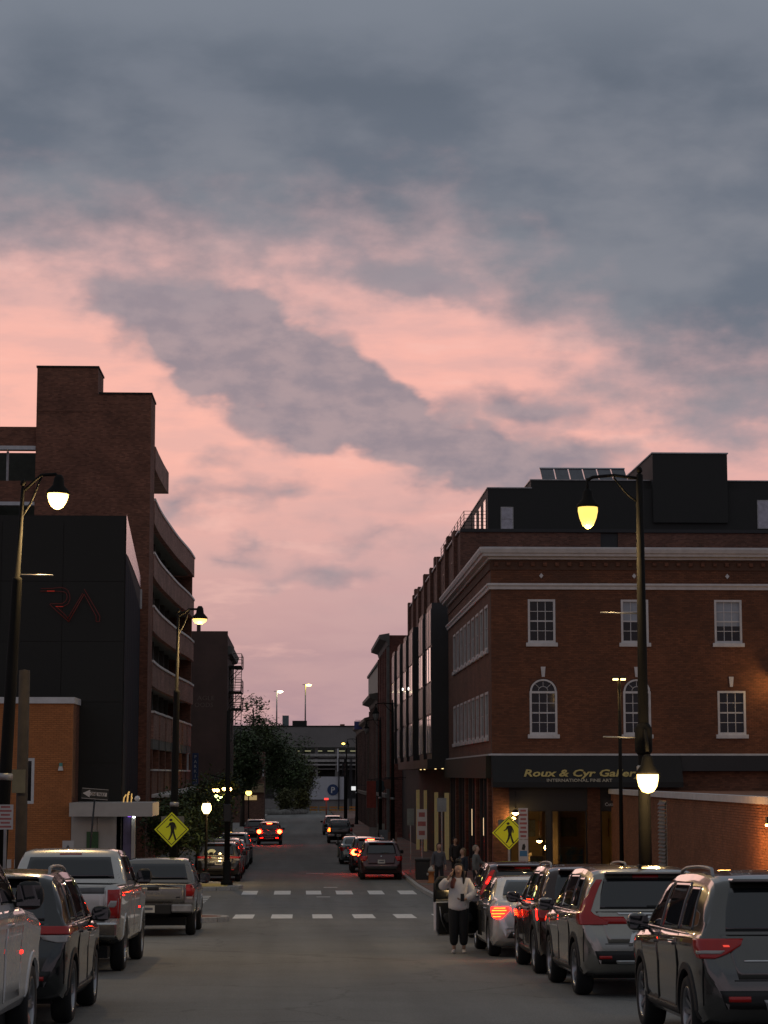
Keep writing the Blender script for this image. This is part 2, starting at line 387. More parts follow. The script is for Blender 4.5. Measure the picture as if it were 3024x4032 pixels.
def xat(pts, y, pick):
    r_ = [x0+(x1-x0)*(y-y0)/(y1-y0) for (x0, y0), (x1, y1) in zip(pts, pts[1:]) if y0 != y1 and min(y0, y1) <= y <= max(y0, y1)]
    return pick(r_) if r_ else None
kerb('kerb_near_left', [p for p in LN if p[0] > -20], -1)
kerb('kerb_far_left', [p for p in LF if p[0] > -20 and p[1] < 260], -1)
RN = [(5.9, -40), (5.9, 64), (5.6, 68), (5.0, 73), (4.85, 78), (4.75, 84), (4.7, 346)]
kerb('kerb_right', [p if p[1] < 300 else (4.7, 260) for p in RN], 1)
def lnx(y): return xat(LN, y, max) if y < 60.5 else -9
ysL = ysteps(-40, 52, 4)+[52.5, 53.5, 55, 56, 57, 57.6, 58.2, 58.9, 59.5, 60, 60.35, 60.55]
walk('pavement_near_left', ysL, lambda y: -60, lambda y: (xat(LN, y, max) or -7)-.05, M_bpave)
ysF = [82.05, 82.2, 82.5, 82.9, 83.3, 83.9, 84.5, 85, 85.4, 86.4, 87.5, 88.5, 90]+ysteps(92, 345, 4)
walk('pavement_far_left', ysF, lambda y: -60, lambda y: (xat(LF, y, max) or -5)-.05, M_conc)
walk('pavement_right', ysteps(-40, 60, 4)+ysteps(62, 346, 2), lambda y: xat(RN, y, max)+.05, lambda y: 60, M_bpave)
# painted crossings, one object for each bar
for xs, yc in (((-1.63, -.52, .66, 1.87, 3.07, 4.25), 62.0), ((-1.89, -.66, .52, 1.68, 2.88, 4.06), 80.2)):
    for i, x in enumerate(xs):
        b = MB()
        ys_ = [yc-1.55, yc-.5, yc+.5, yc+1.55]; w = .30+.012*math.sin(i*3.1+yc)
        for y in ys_: b.vert(x-w, y, g(y)+.005); b.vert(x+w, y, g(y)+.005)
        for k in range(3): b.face(2*k, 2*k+1, 2*k+3, 2*k+2)
        b.build('crosswalk_bar', M_paint, road, fix=False)
for i in range(7):
    y = 69.6+i*1.25; b = MB(); b.quad((-6.3, y, g(y)+.006), (-3.25, y, g(y)+.006), (-3.25, y+.5, g(y+.5)+.006), (-6.3, y+.5, g(y+.5)+.006)); b.build('crosswalk_bar', M_paint, road, fix=False)
# yellow pad painted for lamplight on the corner pavement, and worn lane dashes
b = MB(); ys_ = [82.7, 83.6, 84.6, 85.4]
for y in ys_: b.vert(-5.6, y, g(y)+.134); b.vert(-2.85, y, g(y)+.134)
for k in range(3): b.face(2*k, 2*k+1, 2*k+3, 2*k+2)
tag(b.build('lamplit_paving', M_yel, fix=False), kind='structure')
for y, x0, x1 in ((99, .3, 1.1), (84.5, .95, 1.5), (76.5, .6, 1.1)):
    b = MB(); b.quad((x0, y, g(y)+.005), (x1, y, g(y)+.005), (x1, y+.35, g(y+.35)+.005), (x0, y+.35, g(y+.35)+.005)); b.build('worn_dash', M_paint, road, fix=False)
# ------------------------------------------------------------------ building helpers
def panels(x0, x1, z0, z1, ops):
    """the rectangles of a wall that are not openings"""
    xs = sorted({x0, x1, *[v for o in ops for v in o[:2] if x0 < v < x1]}); zs = sorted({z0, z1, *[v for o in ops for v in o[2:4] if z0 < v < z1]})
    out = []
    for za, zb in zip(zs, zs[1:]):
        run = None
        for xa, xb in zip(xs, xs[1:]):
            cx_, cz = (xa+xb)/2, (za+zb)/2
            hole = any(o[0] < cx_ < o[1] and o[2] < cz < o[3] for o in ops)
            if hole:
                if run: out.append(run); run = None
            else: run = (run[0], xb, za, zb) if run else (xa, xb, za, zb)
        if run: out.append(run)
    return out
def face_pt(ax, pos, a, z, d):
    """a point on a wall: ax 'y' = faces the camera (a is x), '-x' faces left (a is y), '+x' faces right; d = out of the wall"""
    return {'y': (a, pos-d, z), '-x': (pos-d, a, z), '+x': (pos+d, a, z)}[ax]
def slab(b, ax, pos, a0, a1, z0, z1, d0, d1):
    p = [face_pt(ax, pos, a, z, d) for d in (d0, d1) for a, z in ((a0, z0), (a1, z0), (a1, z1), (a0, z1))]
    k = len(b.v); b.v += p
    for q in ((3,2,1,0),(4,5,6,7),(0,1,5,4),(1,2,6,5),(2,3,7,6),(3,0,4,7)): b.face(*[k+i for i in q])
def wall(name, m, parent, ax, pos, a0, a1, z0, z1, ops=(), th=.3):
    b = MB()
    for r_ in panels(a0, a1, z0, z1, ops): slab(b, ax, pos, r_[0], r_[1], r_[2], r_[3], -th, 0)
    return b.build(name, m, parent)
def bricks(name, m, parent, ax, pos, a0, a1, z0, z1, ops=(), bw=.203, bh=.0667, j=.0095, d=.012):
    """running bond, every brick with its own edges in front of the mortar"""
    b = MB(); rng = random.Random(hash(name) % 99 + int(abs(pos)*10)); z = z0; row = 0
    while z < z1-.01:
        zt = min(z+bh, z1); a = a0-(bw+j)*(.5 if row % 2 else 0)
        cuts = sorted([(o[0], o[1]) for o in ops if o[2] < (z+zt)/2 < o[3]])
        while a < a1:
            segs = [(max(a, a0), min(a+bw, a1))]
            for c0, c1 in cuts:
                segs = [q for s0, s1 in segs for q in ((s0, min(s1, c0)), (max(s0, c1), s1)) if q[1]-q[0] > .02]
            for s0, s1 in segs:
                if s1-s0 < .02: continue
                dd = d+rng.uniform(-.004, .004); k = len(b.v)
                b.v += [face_pt(ax, pos, *p) for p in ((s0, z, 0), (s1, z, 0), (s1, zt, 0), (s0, zt, 0), (s0+.003, z+.003, dd), (s1-.003, z+.003, dd), (s1-.003, zt-.003, dd), (s0+.003, zt-.003, dd))]
                for q in ((4,5,6,7),(0,1,5,4),(1,2,6,5),(2,3,7,6),(3,0,4,7)): b.face(*[k+i for i in q])
            a += bw+j
        z += bh+j; row += 1
    o = b.build(name, m, parent, fix=(ax != 'y'))
    return tag(o, kind='stuff')
PANE = {}
def pane_mesh(w, h, m):
    key = (round(w, 3), round(h, 3), m.name)
    if key not in PANE:
        b = MB(); b.box(-w/2, w/2, -.004, .004, -h/2, h/2); o = b.build('pane', m); PANE[key] = o.data; bpy.data.objects.remove(o)
    return PANE[key]
def window(parent, ax, pos, a0, a1, z0, z1, cols, rows, fr=.09, mu=.028, m=None, mg=None, sill=True, depth=.10, head=False, panes=True, blind=0.0, mid=None):
    """a sash window set in its opening: frame with glazing bars, a pane in each light, a stone sill"""
    m = m or M_white; mg = mg or M_glassd; b = MB()
    for q in ((a0, a0+fr, z0, z1), (a1-fr, a1, z0, z1), (a0+fr, a1-fr, z0, z0+fr), (a0+fr, a1-fr, z1-fr, z1)): slab(b, ax, pos, *q, -depth, .02)
    ia0, ia1, iz0, iz1 = a0+fr, a1-fr, z0+fr, z1-fr; w = (ia1-ia0)/cols; h = (iz1-iz0)/rows
    for i in range(1, cols): a = ia0+i*w; slab(b, ax, pos, a-mu/2, a+mu/2, iz0, iz1, -depth+.01, -depth+.045)
    for i in range(1, rows):
        z = iz0+i*h; t = mu*(2.2 if (mid and i == mid) else 1); slab(b, ax, pos, ia0, ia1, z-t/2, z+t/2, -depth+.008, -depth+.05)
    o = b.build('window', m, parent)
    rz = 0 if ax == 'y' else R(90)
    if panes:
        for i in range(cols):
            for k in range(rows):
                c = face_pt(ax, pos, ia0+(i+.5)*w, iz0+(k+.5)*h, -depth+.02)
                p = put('pane', pane_mesh(w-.002, h-.002, mg), o, c, (random.uniform(-.008, .008), 0, rz+random.uniform(-.008, .008)))
    else:
        c = face_pt(ax, pos, (ia0+ia1)/2, (iz0+iz1)/2, -depth+.02); put('pane', pane_mesh(ia1-ia0, iz1-iz0, mg), o, c, (0, 0, rz))
    if sill:
        b = MB(); slab(b, ax, pos, a0-.09, a1+.09, z0-.17, z0-.002, -depth, .09); b.build('sill', m, o, .012)
    if blind:
        b = MB(); slab(b, ax, pos, ia0, ia1, iz1-(iz1-iz0)*blind, iz1, -depth+.026, -depth+.032); b.build('blind', mat('window_blind', (.30, .34, .40), .8, var=.1), o)
    return o
# ------------------------------------------------------------------ gallery building on the right corner
YG = 88.0; XC = X_(1935, YG, 2700); GZ = g(YG)
gal = thing('gallery_building', 'three storey brick corner building with white cornice and black gallery awning', 'building', (0, 0, 0))
XR = 27.0
def gx(px): return X_(px, YG, 2500)
def gz(py): return Z_(py, YG, 2400)
ops = []
W3 = [(gx(2079), gx(2187)), (gx(2446), gx(2554)), (gx(2814), gx(2922)), (gx(3182), gx(3290))]
for i, (a, c) in enumerate(W3): ops.append((a, c, gz(2531), gz(2361)))
W2 = [(gx(2083), gx(2191)), (gx(2450), gx(2558)), (gx(2820), gx(2930)), (gx(3188), gx(3298))]
for i, (a, c) in enumerate(W2): ops.append((a, c, gz(2892), gz(2670 if i < 2 else 2720)))
zs1, zband = gz(2971), gz(3096)
front_ops = ops
b = wall('front_wall', M_mort, gal, 'y', YG, XC, XR, zs1, gz(2166), front_ops, .35)
bricks('brick_facing', M_brickR, gal, 'y', YG, XC, 20.6, zs1, gz(2212), front_ops)
for i, (a, c) in enumerate(W3):
    window(gal, 'y', YG, a, c, gz(2531), gz(2361), 3, 4, mid=2, blind=(0, .5, .62, .5)[i])
M_arch = M_brickS
for i, (a, c) in enumerate(W2):
    if i < 2:
        zsp = gz(2722); o = window(gal, 'y', YG, a, c, gz(2892), zsp, 3, 4, mid=2)
        r_ = (c-a)/2; cx_ = (a+c)/2; top = gz(2670)
        # spandrels either side of the fan light
        b = MB(); n = 12
        for sgn in (-1, 1):
            pts = [(cx_+sgn*r_*math.sin(R(90*k/n)), zsp+(top-zsp-.02)*math.cos(R(90*k/n))) for k in range(n+1)]
            for p, q in zip(pts, pts[1:]):
                b.quad((p[0], YG-.005, p[1]), (q[0], YG-.005, q[1]), (q[0], YG-.005, top), (p[0], YG-.005, top))
                b.quad((p[0], YG-.005, p[1]), (q[0], YG-.005, q[1]), (q[0], YG+.1, q[1]), (p[0], YG+.1, p[1]))
        b.build('spandrel', M_arch, gal)
        b = MB(); ra, rb = r_-.02, r_-.10
        for k in range(n*2):
            t0, t1 = R(180*k/(2*n)), R(180*(k+1)/(2*n)); hh = (top-zsp-.03)/r_
            P = lambda r__, t: (cx_+r__*math.cos(t), zsp+r__*math.sin(t)*hh)
            for y in (YG-.02,):
                p0, p1, p2, p3 = P(ra, t0), P(ra, t1), P(rb, t1), P(rb, t0)
                b.quad((p0[0], y, p0[1]), (p1[0], y, p1[1]), (p2[0], y, p2[1]), (p3[0], y, p3[1]))
                b.quad((p3[0], y, p3[1]), (p2[0], y, p2[1]), (p2[0], y+.1, p2[1]), (p3[0], y+.1, p3[1]))
        for t in (45, 90, 135):
            b.tube([(cx_+.2*math.cos(R(t)), YG+.06, zsp+.2*math.sin(R(t))*hh), (cx_+rb*math.cos(R(t)), YG+.06, zsp+rb*math.sin(R(t))*hh)], .016, 4)
        b.tube([(cx_+.2*math.cos(R(t)), YG+.06, zsp+.02+.2*math.sin(R(t))*hh) for t in range(0, 181, 20)], .016, 4)
        b.build('fan_light', M_white, o)
        b = MB(); b.poly([(cx_+rb*math.cos(R(180*k/16)), YG+.085, zsp+rb*math.sin(R(180*k/16))*hh) for k in range(17)]); b.build('pane', M_glassd, o)
    else: window(gal, 'y', YG, a, c, gz(2892), gz(2720), 3, 4, mid=2)
    kc = (a+c)/2; kz = 2626 if i < 2 else 2664
    MB().prism([(kc-.06, gz(kz+40)), (kc+.06, gz(kz+40)), (kc+.10, gz(kz)), (kc-.10, gz(kz))], YG-.06, YG-.001, 'y').build('keystone', M_white, gal)
    dx = (W3[i][0]+W3[i][1])/2; dz = gz(2268)
    MB().prism([(dx-.09, dz), (dx, dz-.11), (dx+.09, dz), (dx, dz+.11)], YG-.045, YG-.001, 'y').build('diamond_stone', M_white, gal)
# side wall along the street, window bands in white frames
YE = 113.6
sops = []
for k in range(9):
    y0 = 89.5+k*2.35
    sops += [(y0, y0+1.55, 3.45, 5.4), (y0, y0+1.55, 7.2, 9.15)]
wall('side_wall', M_brickS, gal, '-x', XC, YG+.36, YE, zs1, gz(2166), sops, .35)
for o in sops: window(gal, '-x', XC, o[0], o[1], o[2], o[3], 1, 2, fr=.11, sill=True, depth=.08)
# back and roof
box('roof', M_char, gal, XC+.4, XR, YG+.4, YE, gz(2190)-.15, gz(2190))
box('rear_wall', M_brickS, gal, XC+.36, XR, YE-.3, YE-.002, GZ-.4, gz(2195)-.16)
# cornice and band, each carried round the corner
def course(name, m, prof):
    """prof: (out, z) outline swept along the front and the side"""
    n = len(prof); b = MB()
    path = [lambda o: (XR, YG-o), lambda o: (XC-o, YG-o), lambda o: (XC-o, YE)]
    for P in path:
        for o, z in prof: q = P(o); b.vert(q[0], q[1], z)
    for i in range(2):
        for k in range(n): b.face(i*n+k, i*n+(k+1) % n, (i+1)*n+(k+1) % n, (i+1)*n+k)
    b.face(*range(n)); b.face(*[2*n+k for k in range(n)][::-1])
    return b.build(name, m, gal)
zc = gz(2166)
course('cornice', M_white, [(-.02, zc), (-.02, zc-.42), (.10, zc-.42), (.12, zc-.34), (.34, zc-.30), (.36, zc-.20), (.44, zc-.17), (.50, zc-.02), (.50, zc+.06), (.2, zc+.10), (-.02, zc+.10)])
course('band_course', M_white, [(-.02, gz(2322)), (.08, gz(2322)), (.10, gz(2312)), (.16, gz(2306)), (.16, gz(2299)), (-.02, gz(2297))])
course('frieze_course', M_mort, [(.002, gz(2245)), (.05, gz(2245)), (.05, gz(2216)), (.002, gz(2216))])
course('sill_course', M_white, [(-.02, gz(2975)), (.16, gz(2975)), (.16, gz(2969)), (-.02, gz(2967))])
for k in range(24):
    x = XC+.15+k*.52
    box('dentil', M_brickS, gal, x, x+.16, YG-.17, YG-.051, gz(2230), gz(2216))
# shop front
fz0, fz1 = gz(3100), gz(2976)
b = MB(); b.prism([(YG-.02, fz1), (YG-.02, fz0), (YG-.95, fz0), (YG-.95, fz0+.22), (YG-.35, fz1)], XC-.05, gx(2665), 'x')
aw = b.build('awning', mat('black_canvas', (.012, .013, .014), .8, var=.3, scale=2, bump=.2, bscale=8), gal); tag(aw, 'black canvas gallery awning with gold lettering')
M_gold = mat('gold_lettering', (.46, .36, .12), .5, .2, var=.15); M_cream = mat('cream_lettering', (.33, .30, .23), .6)
def awy(z): return YG-.95+(z-fz0-.22)/(fz1-fz0-.22)*.6
sl_ = math.atan2(fz1-fz0-.22, .6)
zb_ = gz(3057)
text('lettering', 'Roux & Cyr Gallery', M_gold, aw, (gx(2047), awy(zb_)-.03, zb_), .46, (sl_, 0, 0), .25, .012, .006, 'LEFT', gx(2508)-gx(2047))
zb_ = gz(3078)
text('lettering', 'INTERNATIONAL FINE ART', M_cream, aw, (gx(2136), awy(zb_)-.035, zb_), .20, (sl_, 0, 0), 0, .004, .006, 'LEFT', gx(2389)-gx(2136))
box('fascia', M_black, gal, gx(2665)+.02, XR, YG-.4, YG-.002, gz(3036), fz1)
box('lower_wall', M_brickS, gal, gx(2434), XR, YG-.05, YG+.3, GZ-.4, gz(3036)-.002)
for n_, a, c in (('pier', 1935, 1999), ('pier', 2305, 2353)):
    box(n_, M_brickS, gal, gx(a), gx(c), YG-.12, YG+.35, GZ-.3, fz0+.05)
box('transom', M_black, gal, gx(1999), gx(2433), YG-.03, YG+.12, gz(3189), fz1-.02)
# rooms behind the shop windows
M_int = mat('shop_interior', (.30, .24, .15), .8, var=.2, scale=1.5)
b = MB(); x0, x1, y0, y1, z0, z1 = gx(1999), gx(2433), YG+.13, YG+5, GZ, fz1
b.quad((x0, y1, z0), (x1, y1, z0), (x1, y1, z1), (x0, y1, z1)); b.quad((x0, y0, z0), (x0, y1, z0), (x0, y1, z1), (x0, y0, z1)); b.quad((x1, y0, z0), (x1, y1, z0), (x1, y1, z1), (x1, y0, z1))
b.quad((x0, y0, z0+.15), (x1, y0, z0+.15), (x1, y1, z0+.15), (x0, y1, z0+.15)); b.quad((x0, y0, z1), (x1, y0, z1), (x1, y1, z1), (x0, y1, z1))
b.build('shop_room', M_int, gal, fix=False)
for k, (px0, px1, py0, py1, cc) in enumerate(((2030, 2090, 3225, 3290, (.10, .14, .16)), (2100, 2140, 3230, 3285, (.22, .10, .05)), (2190, 2250, 3215, 3290, (.08, .10, .05)), (2262, 2296, 3225, 3280, (.25, .2, .12)), (2370, 2420, 3220, 3290, (.12, .07, .05)))):
    Yb = YG+4.9; box('hung_picture', mat('hung_picture_%d' % k, cc, .6, var=.5, scale=4), gal, X_(px0, Yb), X_(px1, Yb), Yb, Yb+.08, Z_(py1, Yb, 2200), Z_(py0, Yb, 2200))
box('partition', mat('partition_wall', (.16, .13, .09), .8), gal, X_(2140, YG+2.5), X_(2185, YG+2.5), YG+2.5, YG+4.8, GZ+.16, fz1-.6)
box('plinth', mat('plinth_white', (.35, .32, .27), .7), gal, X_(2060, YG+2), X_(2085, YG+2), YG+2, YG+2.4, GZ+.16, GZ+1.2)
M_shopg = mat('shop_glass', (.9, .9, .9), .03, trans=1.0, var=0)
def shopwin(a, c, z0, z1):
    o = MB()
    for q in ((a, a+.06, z0, z1), (c-.06, c, z0, z1), (a+.06, c-.06, z0, z0+.08), (a+.06, c-.06, z1-.06, z1)): slab(o, 'y', YG, *q, -.10, .0)
    w = o.build('shop_window', M_dark, gal)
    b = MB(); b.quad((a+.06, YG+.05, z0+.08), (c-.06, YG+.05, z0+.08), (c-.06, YG+.05, z1-.06), (a+.06, YG+.05, z1-.06)); b.build('pane', M_shopg, w, fix=False)
    return w
zt_ = gz(3189)
for a, c in ((2001, 2146), (2163, 2303), (2355, 2431)): shopwin(gx(a), gx(c), GZ+.45, zt_)
box('stall_riser', M_black, gal, gx(1999), gx(2433), YG-.02, YG+.12, GZ, GZ+.45)
box('mullion', M_black, gal, gx(2146)+.002, gx(2163)-.002, YG-.02, YG+.1, GZ+.452, zt_)
def art(px0, px1, py0, py1, col, Y=YG+.6, label=''):
    t = thing('framed_painting', label, 'painting', (0, 0, 0)); a, c = X_(px0, Y), X_(px1, Y); z0, z1 = Z_(py1, Y, 2200), Z_(py0, Y, 2200)
    MB().box(a, c, Y, Y+.04, z0, z1).build('frame', mat('wood_frame', (.16, .11, .06), .5), t)
    MB().box(a+.06, c-.06, Y-.01, Y-.001, z0+.06, z1-.06).build('canvas', col, t)
def splash(name, c0, c1, sc):
    m = mat(name, c0, .6, var=.1, scale=sc); t = m.node_tree; n = t.nodes; l = t.links
    v = n.new('ShaderNodeTexNoise'); v.inputs['Scale'].default_value = sc; v.inputs['Detail'].default_value = 3; v.inputs['Distortion'].default_value = 1.5
    g_ = n.new('ShaderNodeNewGeometry'); l.new(g_.outputs['Position'], v.inputs['Vector'])
    mr = n.new('ShaderNodeMapRange'); mr.inputs[1].default_value = .45; mr.inputs[2].default_value = .58; l.new(v.outputs['Fac'], mr.inputs[0])
    mx = n.new('ShaderNodeMix'); mx.data_type = 'RGBA'; l.new(mr.outputs[0], mx.inputs[0]); mx.inputs[6].default_value = (*c0, 1); mx.inputs[7].default_value = (*c1, 1)
    l.new(mx.outputs[2], n['Principled BSDF'].inputs['Base Color']); return m
art(2195, 2295, 3330, 3412, splash('teal_picture', (.30, .26, .12), (.05, .18, .20), 1.6), label='teal and ochre painting standing in the gallery window')
art(2082, 2134, 3370, 3425, splash('green_picture', (.20, .18, .06), (.10, .16, .06), 2.5), label='small green painting standing low in the gallery window')
M_warm = lamp('warm_bulb', (1, .55, .16), 26); M_warm2 = lamp('amber_bulb', (1, .60, .2), 14)
def glow(parent, loc, watts, col=(1, .66, .28), r_=.1):
    l_ = bpy.data.lights.new('bulb_light', 'POINT'); l_.energy = watts; l_.color = col; l_.shadow_soft_size = r_
    o_ = bpy.data.objects.new('bulb_light', l_); C.objects.link(o_); o_.parent = parent; o_.location = loc
    return o_
def pendant(px, py, Y, r_, m, label, n_='pendant_lamp', drop=.3):
    x, z = at(px, py, Y); t = thing(n_, label, 'lamp', (x, Y, z))
    MB().lathe([(r_*.2, r_*.9), (r_*.9, r_*.35), (r_*1.05, 0), (r_, -.01)], 14).build('shade', M_dark, t)
    MB().lathe([(r_*.95, -.012), (r_*.75, -r_*.45), (r_*.3, -r_*.75), (.001, -r_*.8)], 14).build('bulb', m, t)
    MB().tube([(0, 0, r_*.8), (0, 0, r_*.8+drop)], .012, 6).build('stem', M_dark, t)
    return t
glow(pendant(2030, 3199, YG-.4, .15, M_warm, 'amber bowl lamp hanging under the black gallery awning', drop=.75), (0, 0, -.28), 40, (1, .6, .2))
glow(pendant(2118, 3308, YG+1.6, .13, M_warm, 'small amber lamp glowing inside the gallery window', drop=2.6), (.3, -.1, -.3), 34, (1, .55, .18))
box('wall_light', lamp('white_spot', (1, .95, .85), 12), gal, gx(2424), gx(2430), YG-.2, YG-.1, gz(3200), gz(3194))
# hanging street-name plate on the corner
t = thing('street_name_sign', 'small dark street name plate hanging beside the gallery door', 'sign', (0, 0, 0))
b = MB().box(gx(2355), gx(2428), YG-1.05, YG-1.03, gz(3176), gz(3151)); b.build('plate', mat('sign_black', (.02, .02, .02), .5), t)
text('lettering', 'Cotton St', mat('sign_white', (.55, .55, .53), .6), t, (gx(2359), YG-1.055, gz(3172)), .2, wid=gx(2424)-gx(2359), ext=.003)
b = MB(); b.tube([(gx(2390), YG-1.04, gz(3151)), (gx(2390), YG-1.04, gz(3103))], .012, 5); b.build('hanger', M_dark, t)
# side shop front along the street
box('side_base', M_black, gal, XC-.02, XC+.3, YG+.37, YE, GZ-.5, GZ+.6)
b = MB(); b.prism([(XC-.001, zs1-.05), (XC-.001, zs1-1.0), (XC-.25, zs1-1.0), (XC-.25, zs1-.05)], YG+.1, YE, 'y'); b.v = [(p[0], p[1], p[2]) for p in b.v]
b.build('side_fascia', mat('olive_fascia', (.035, .030, .016), .8), gal)
for k in range(12):
    y = 89.2+k*2.05
    box('shop_post', M_brickS if k % 3 == 0 else M_black, gal, XC-.06, XC+.2, y, y+(.7 if k % 3 == 0 else .18), GZ-.5, zs1-1.0)
box('side_glazing', M_glassd, gal, XC+.05, XC+.08, YG+.4, YE, GZ+.6, zs1-1.0)
for py0, Y in ((3185, 95.5), (3185, 98.2), (3220, 92)):
    box('glowing_post', lamp('post_glow', (1, .7, .4), 1.2), gal, XC-.02, XC+.03, Y, Y+.14, Z_(3290, Y, 1850), Z_(py0, Y, 1850))  # shop posts given emission so they glow
# ------------------------------------------------------------------ single storey brick wing in front of it
wing = thing('brick_wing', 'single storey brick wing with pale coping beside the gallery', 'building')
wx0, wy0, wx1, wy1 = 13.0, 87.5, 12.45, 50.0
def wingx(y): return wx1+(wx0-wx1)*(y-wy1)/(wy0-wy1)
zt0 = 1.20
b = MB(); b.prism([(wingx(wy1)+.02, wy1), (30, wy1), (30, wy0), (wx0+.02, wy0)], -3.2, zt0-.02); b.build('wall', mat('wing_mortar', (.21, .095, .055), .95), wing)
M_brickW = mat('wing_brick', (.235, .098, .052), .85, var=.2, scale=.8, island=.16)
o = bricks('brick_facing', M_brickW, wing, '-x', 0.0, wy1+.01, wy0-.01, -2.95, zt0-.15, [(72.9, 74.4, -2.3, .95)])
sh = (wx0-wx1)/(wy0-wy1)
for v in o.data.vertices: v.co.x += wingx(v.co.y)
b = MB(); b.prism([(wingx(wy1)-.12, wy1-.1), (30, wy1-.1), (30, wy1+.25), (wingx(wy1)+.25, wy1+.25), (wingx(wy0)+.25, wy0), (wingx(wy0)-.12, wy0)], zt0-.14, zt0+.06); b.build('coping', M_white, wing)
box('roof', M_stone, wing, 13.3, 30, 50.3, 87.4, zt0-.25, zt0-.05)
vent = MB(); 
for k in range(24):
    z = -2.25+k*.132; yy = 72.95
    a0, a1 = yy, yy+1.4
    vent.quad((wingx(a0)-.06, a0, z), (wingx(a1)-.06, a1, z), (wingx(a1)+.06, a1, z+.11), (wingx(a0)+.06, a0, z+.11))
lv = box('louvre_frame', M_steel, wing, wingx(73)-.03, wingx(73)+.02, 72.9, 74.4, -2.3, .95)
for k in range(24):
    z = -2.25+k*.132; bb = MB(); a0, a1 = 72.98, 74.32
    x0 = wingx(a0)-.035
    k0 = len(bb.v); bb.v += [(x0-.07, a0, z), (x0-.07, a1, z), (x0, a1, z+.10), (x0, a0, z+.10), (x0-.07, a0, z+.012), (x0-.07, a1, z+.012), (x0, a1, z+.112), (x0, a0, z+.112)]
    for f in ((0,3,2,1),(4,5,6,7),(0,1,5,4),(1,2,6,5),(2,3,7,6),(3,0,4,7)): bb.face(*f)
    bb.build('louvre_slat', M_steel, lv)
# wall lamps on the wing; one lights the near end
def wall_pack(loc, m, label, dx=-1):
    t = thing('wall_lamp', label, 'lamp', loc)
    MB().box(-.02 if dx > 0 else -.16, .16 if dx > 0 else .02, -.13, .13, 0, .20).build('housing', M_dark, t, .02)
    MB().box(-.005 if dx > 0 else -.15, .15 if dx > 0 else .005, -.12, .12, -.05, -.002).build('diffuser', m, t)
    return t
wall_pack((wingx(55.2)-.06, 55.2, .55), lamp('sodium_lamp', (1, .50, .12), 55), 'amber wall lamp washing the near end of the brick wing'); glow(C.objects[[o.name for o in C.objects if o.get('label','').startswith('amber wall lamp washing')][0]], (-1.1, 1.2, -.5), 115, (1, .42, .10), .2)
# ------------------------------------------------------------------ brick and charcoal apartment block behind
apt = thing('apartment_block', 'tall brick apartment block with charcoal penthouse and black window bays', 'building')
YA = 116.0; XA = 8.9; ZA = Z_(2095, YA, 1812)
def ax_(px): return X_(px, YA, 2000)
def az_(py): return Z_(py, YA, 2300)
M_brickA = brickmat('block_brick', (.17, .072, .048), (.13, .10, .085))
wall('front_wall', M_brickA, apt, 'y', YA, XA, 46, 8.0, ZA, [(ax_(2363), ax_(2432), az_(2164)-1, ZA+1)], .4)
box('scupper', M_black, apt, ax_(2363), ax_(2432), YA+.1, YA+.3, 8.5, ZA-.05)
aops = []
for k in range(7):
    for zf in (12.4,): aops.append((121+k*7.2, 122.6+k*7.2, zf, zf+1.9))
wall('side_wall', M_brickA, apt, '-x', XA, YA+.42, 171, -3.6, ZA-.002, aops, .4)
for o in aops: window(apt, '-x', XA, *o, 1, 2, fr=.07, m=M_dark, sill=False)
for k in range(8): box('pilaster', M_brickA, apt, XA-.22, XA-.002, 118.2+k*7.2, 119.3+k*7.2, 9, ZA+.35)
for k in range(4): box('chimney', M_brickA, apt, XA-.1, XA+.9, 125+k*12.0, 126.2+k*12, ZA, ZA+.8)
box('parapet_cap', M_white, apt, XA-.12, XA+.42, YA+.2, 171, ZA+.001, ZA+.10)
box('roof_deck', M_black, apt, XA, 46, YA-.1, 171, ZA-.1+.11, ZA+.19)
# street-facing black bays with tall glass
def bay(y0, y1, n):
    x = 7.28; zt1, zb1 = 11.4, 2.7
    bo = box('bay', M_black, apt, x, XA-.225, y0, y1, zb1, zt1)
    zz = [zb1+.3, 5.2, 7.0, 9.0, zt1-.25]
    for k in range(4):
        pm = M_alu if k in (1, 3) else M_glassd
        b = MB(); slab(b, '-x', x, y0+.25, y1-.25, zz[k]+.06, zz[k+1]-.06, .001, .03); b.build('spandrel_panel' if pm is M_alu else 'pane', mat('bay_spandrel', (.16, .15, .155), .4, .4) if pm is M_alu else mat('bay_glass', (.018, .02, .022), .08, spec=.5), bo)
        for q in (y0+.25, (y0+y1)/2, y1-.25):
            b = MB(); slab(b, '-x', x, q-.04, q+.04, zz[k]+.06, zz[k+1]-.06, .031, .06); b.build('mullion', M_alu, bo)
for k, (a, c) in enumerate(((116, 120.6), (124, 128.1), (135.4, 139.8), (143.8, 147.8), (153, 157), (162, 166))): bay(a, c, k)
box('ground_floor', M_char, apt, XA-.6, XA-.23, YA+.43, 171, -3.6, 2.69)
M_litcol = mat('glowing_pilaster', (.45, .38, .22), .7, var=.15, emit=(1, .74, .30), estr=.055)  # emission stands in for the warm light falling on the pilasters
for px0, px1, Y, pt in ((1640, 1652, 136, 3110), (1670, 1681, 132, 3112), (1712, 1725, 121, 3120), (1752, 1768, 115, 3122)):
    a, c = X_(px0, Y), X_(px1, Y); box('glowing_post', M_litcol, apt, a, c, Y, Y+.5, g(Y)-.1, Z_(pt, Y, px0))
box('soffit', M_black, apt, 6.9, XA-.61, 113.9, 148, 2.2, 2.69)
for Y in (114.3, 120.3, 131, 135): 
    b = MB(); b.box(7.7, 7.8, Y-.05, Y+.05, 2.16, 2.195); b.build('soffit_light', lamp('soffit_glow', (1, .72, .3), 2), apt)
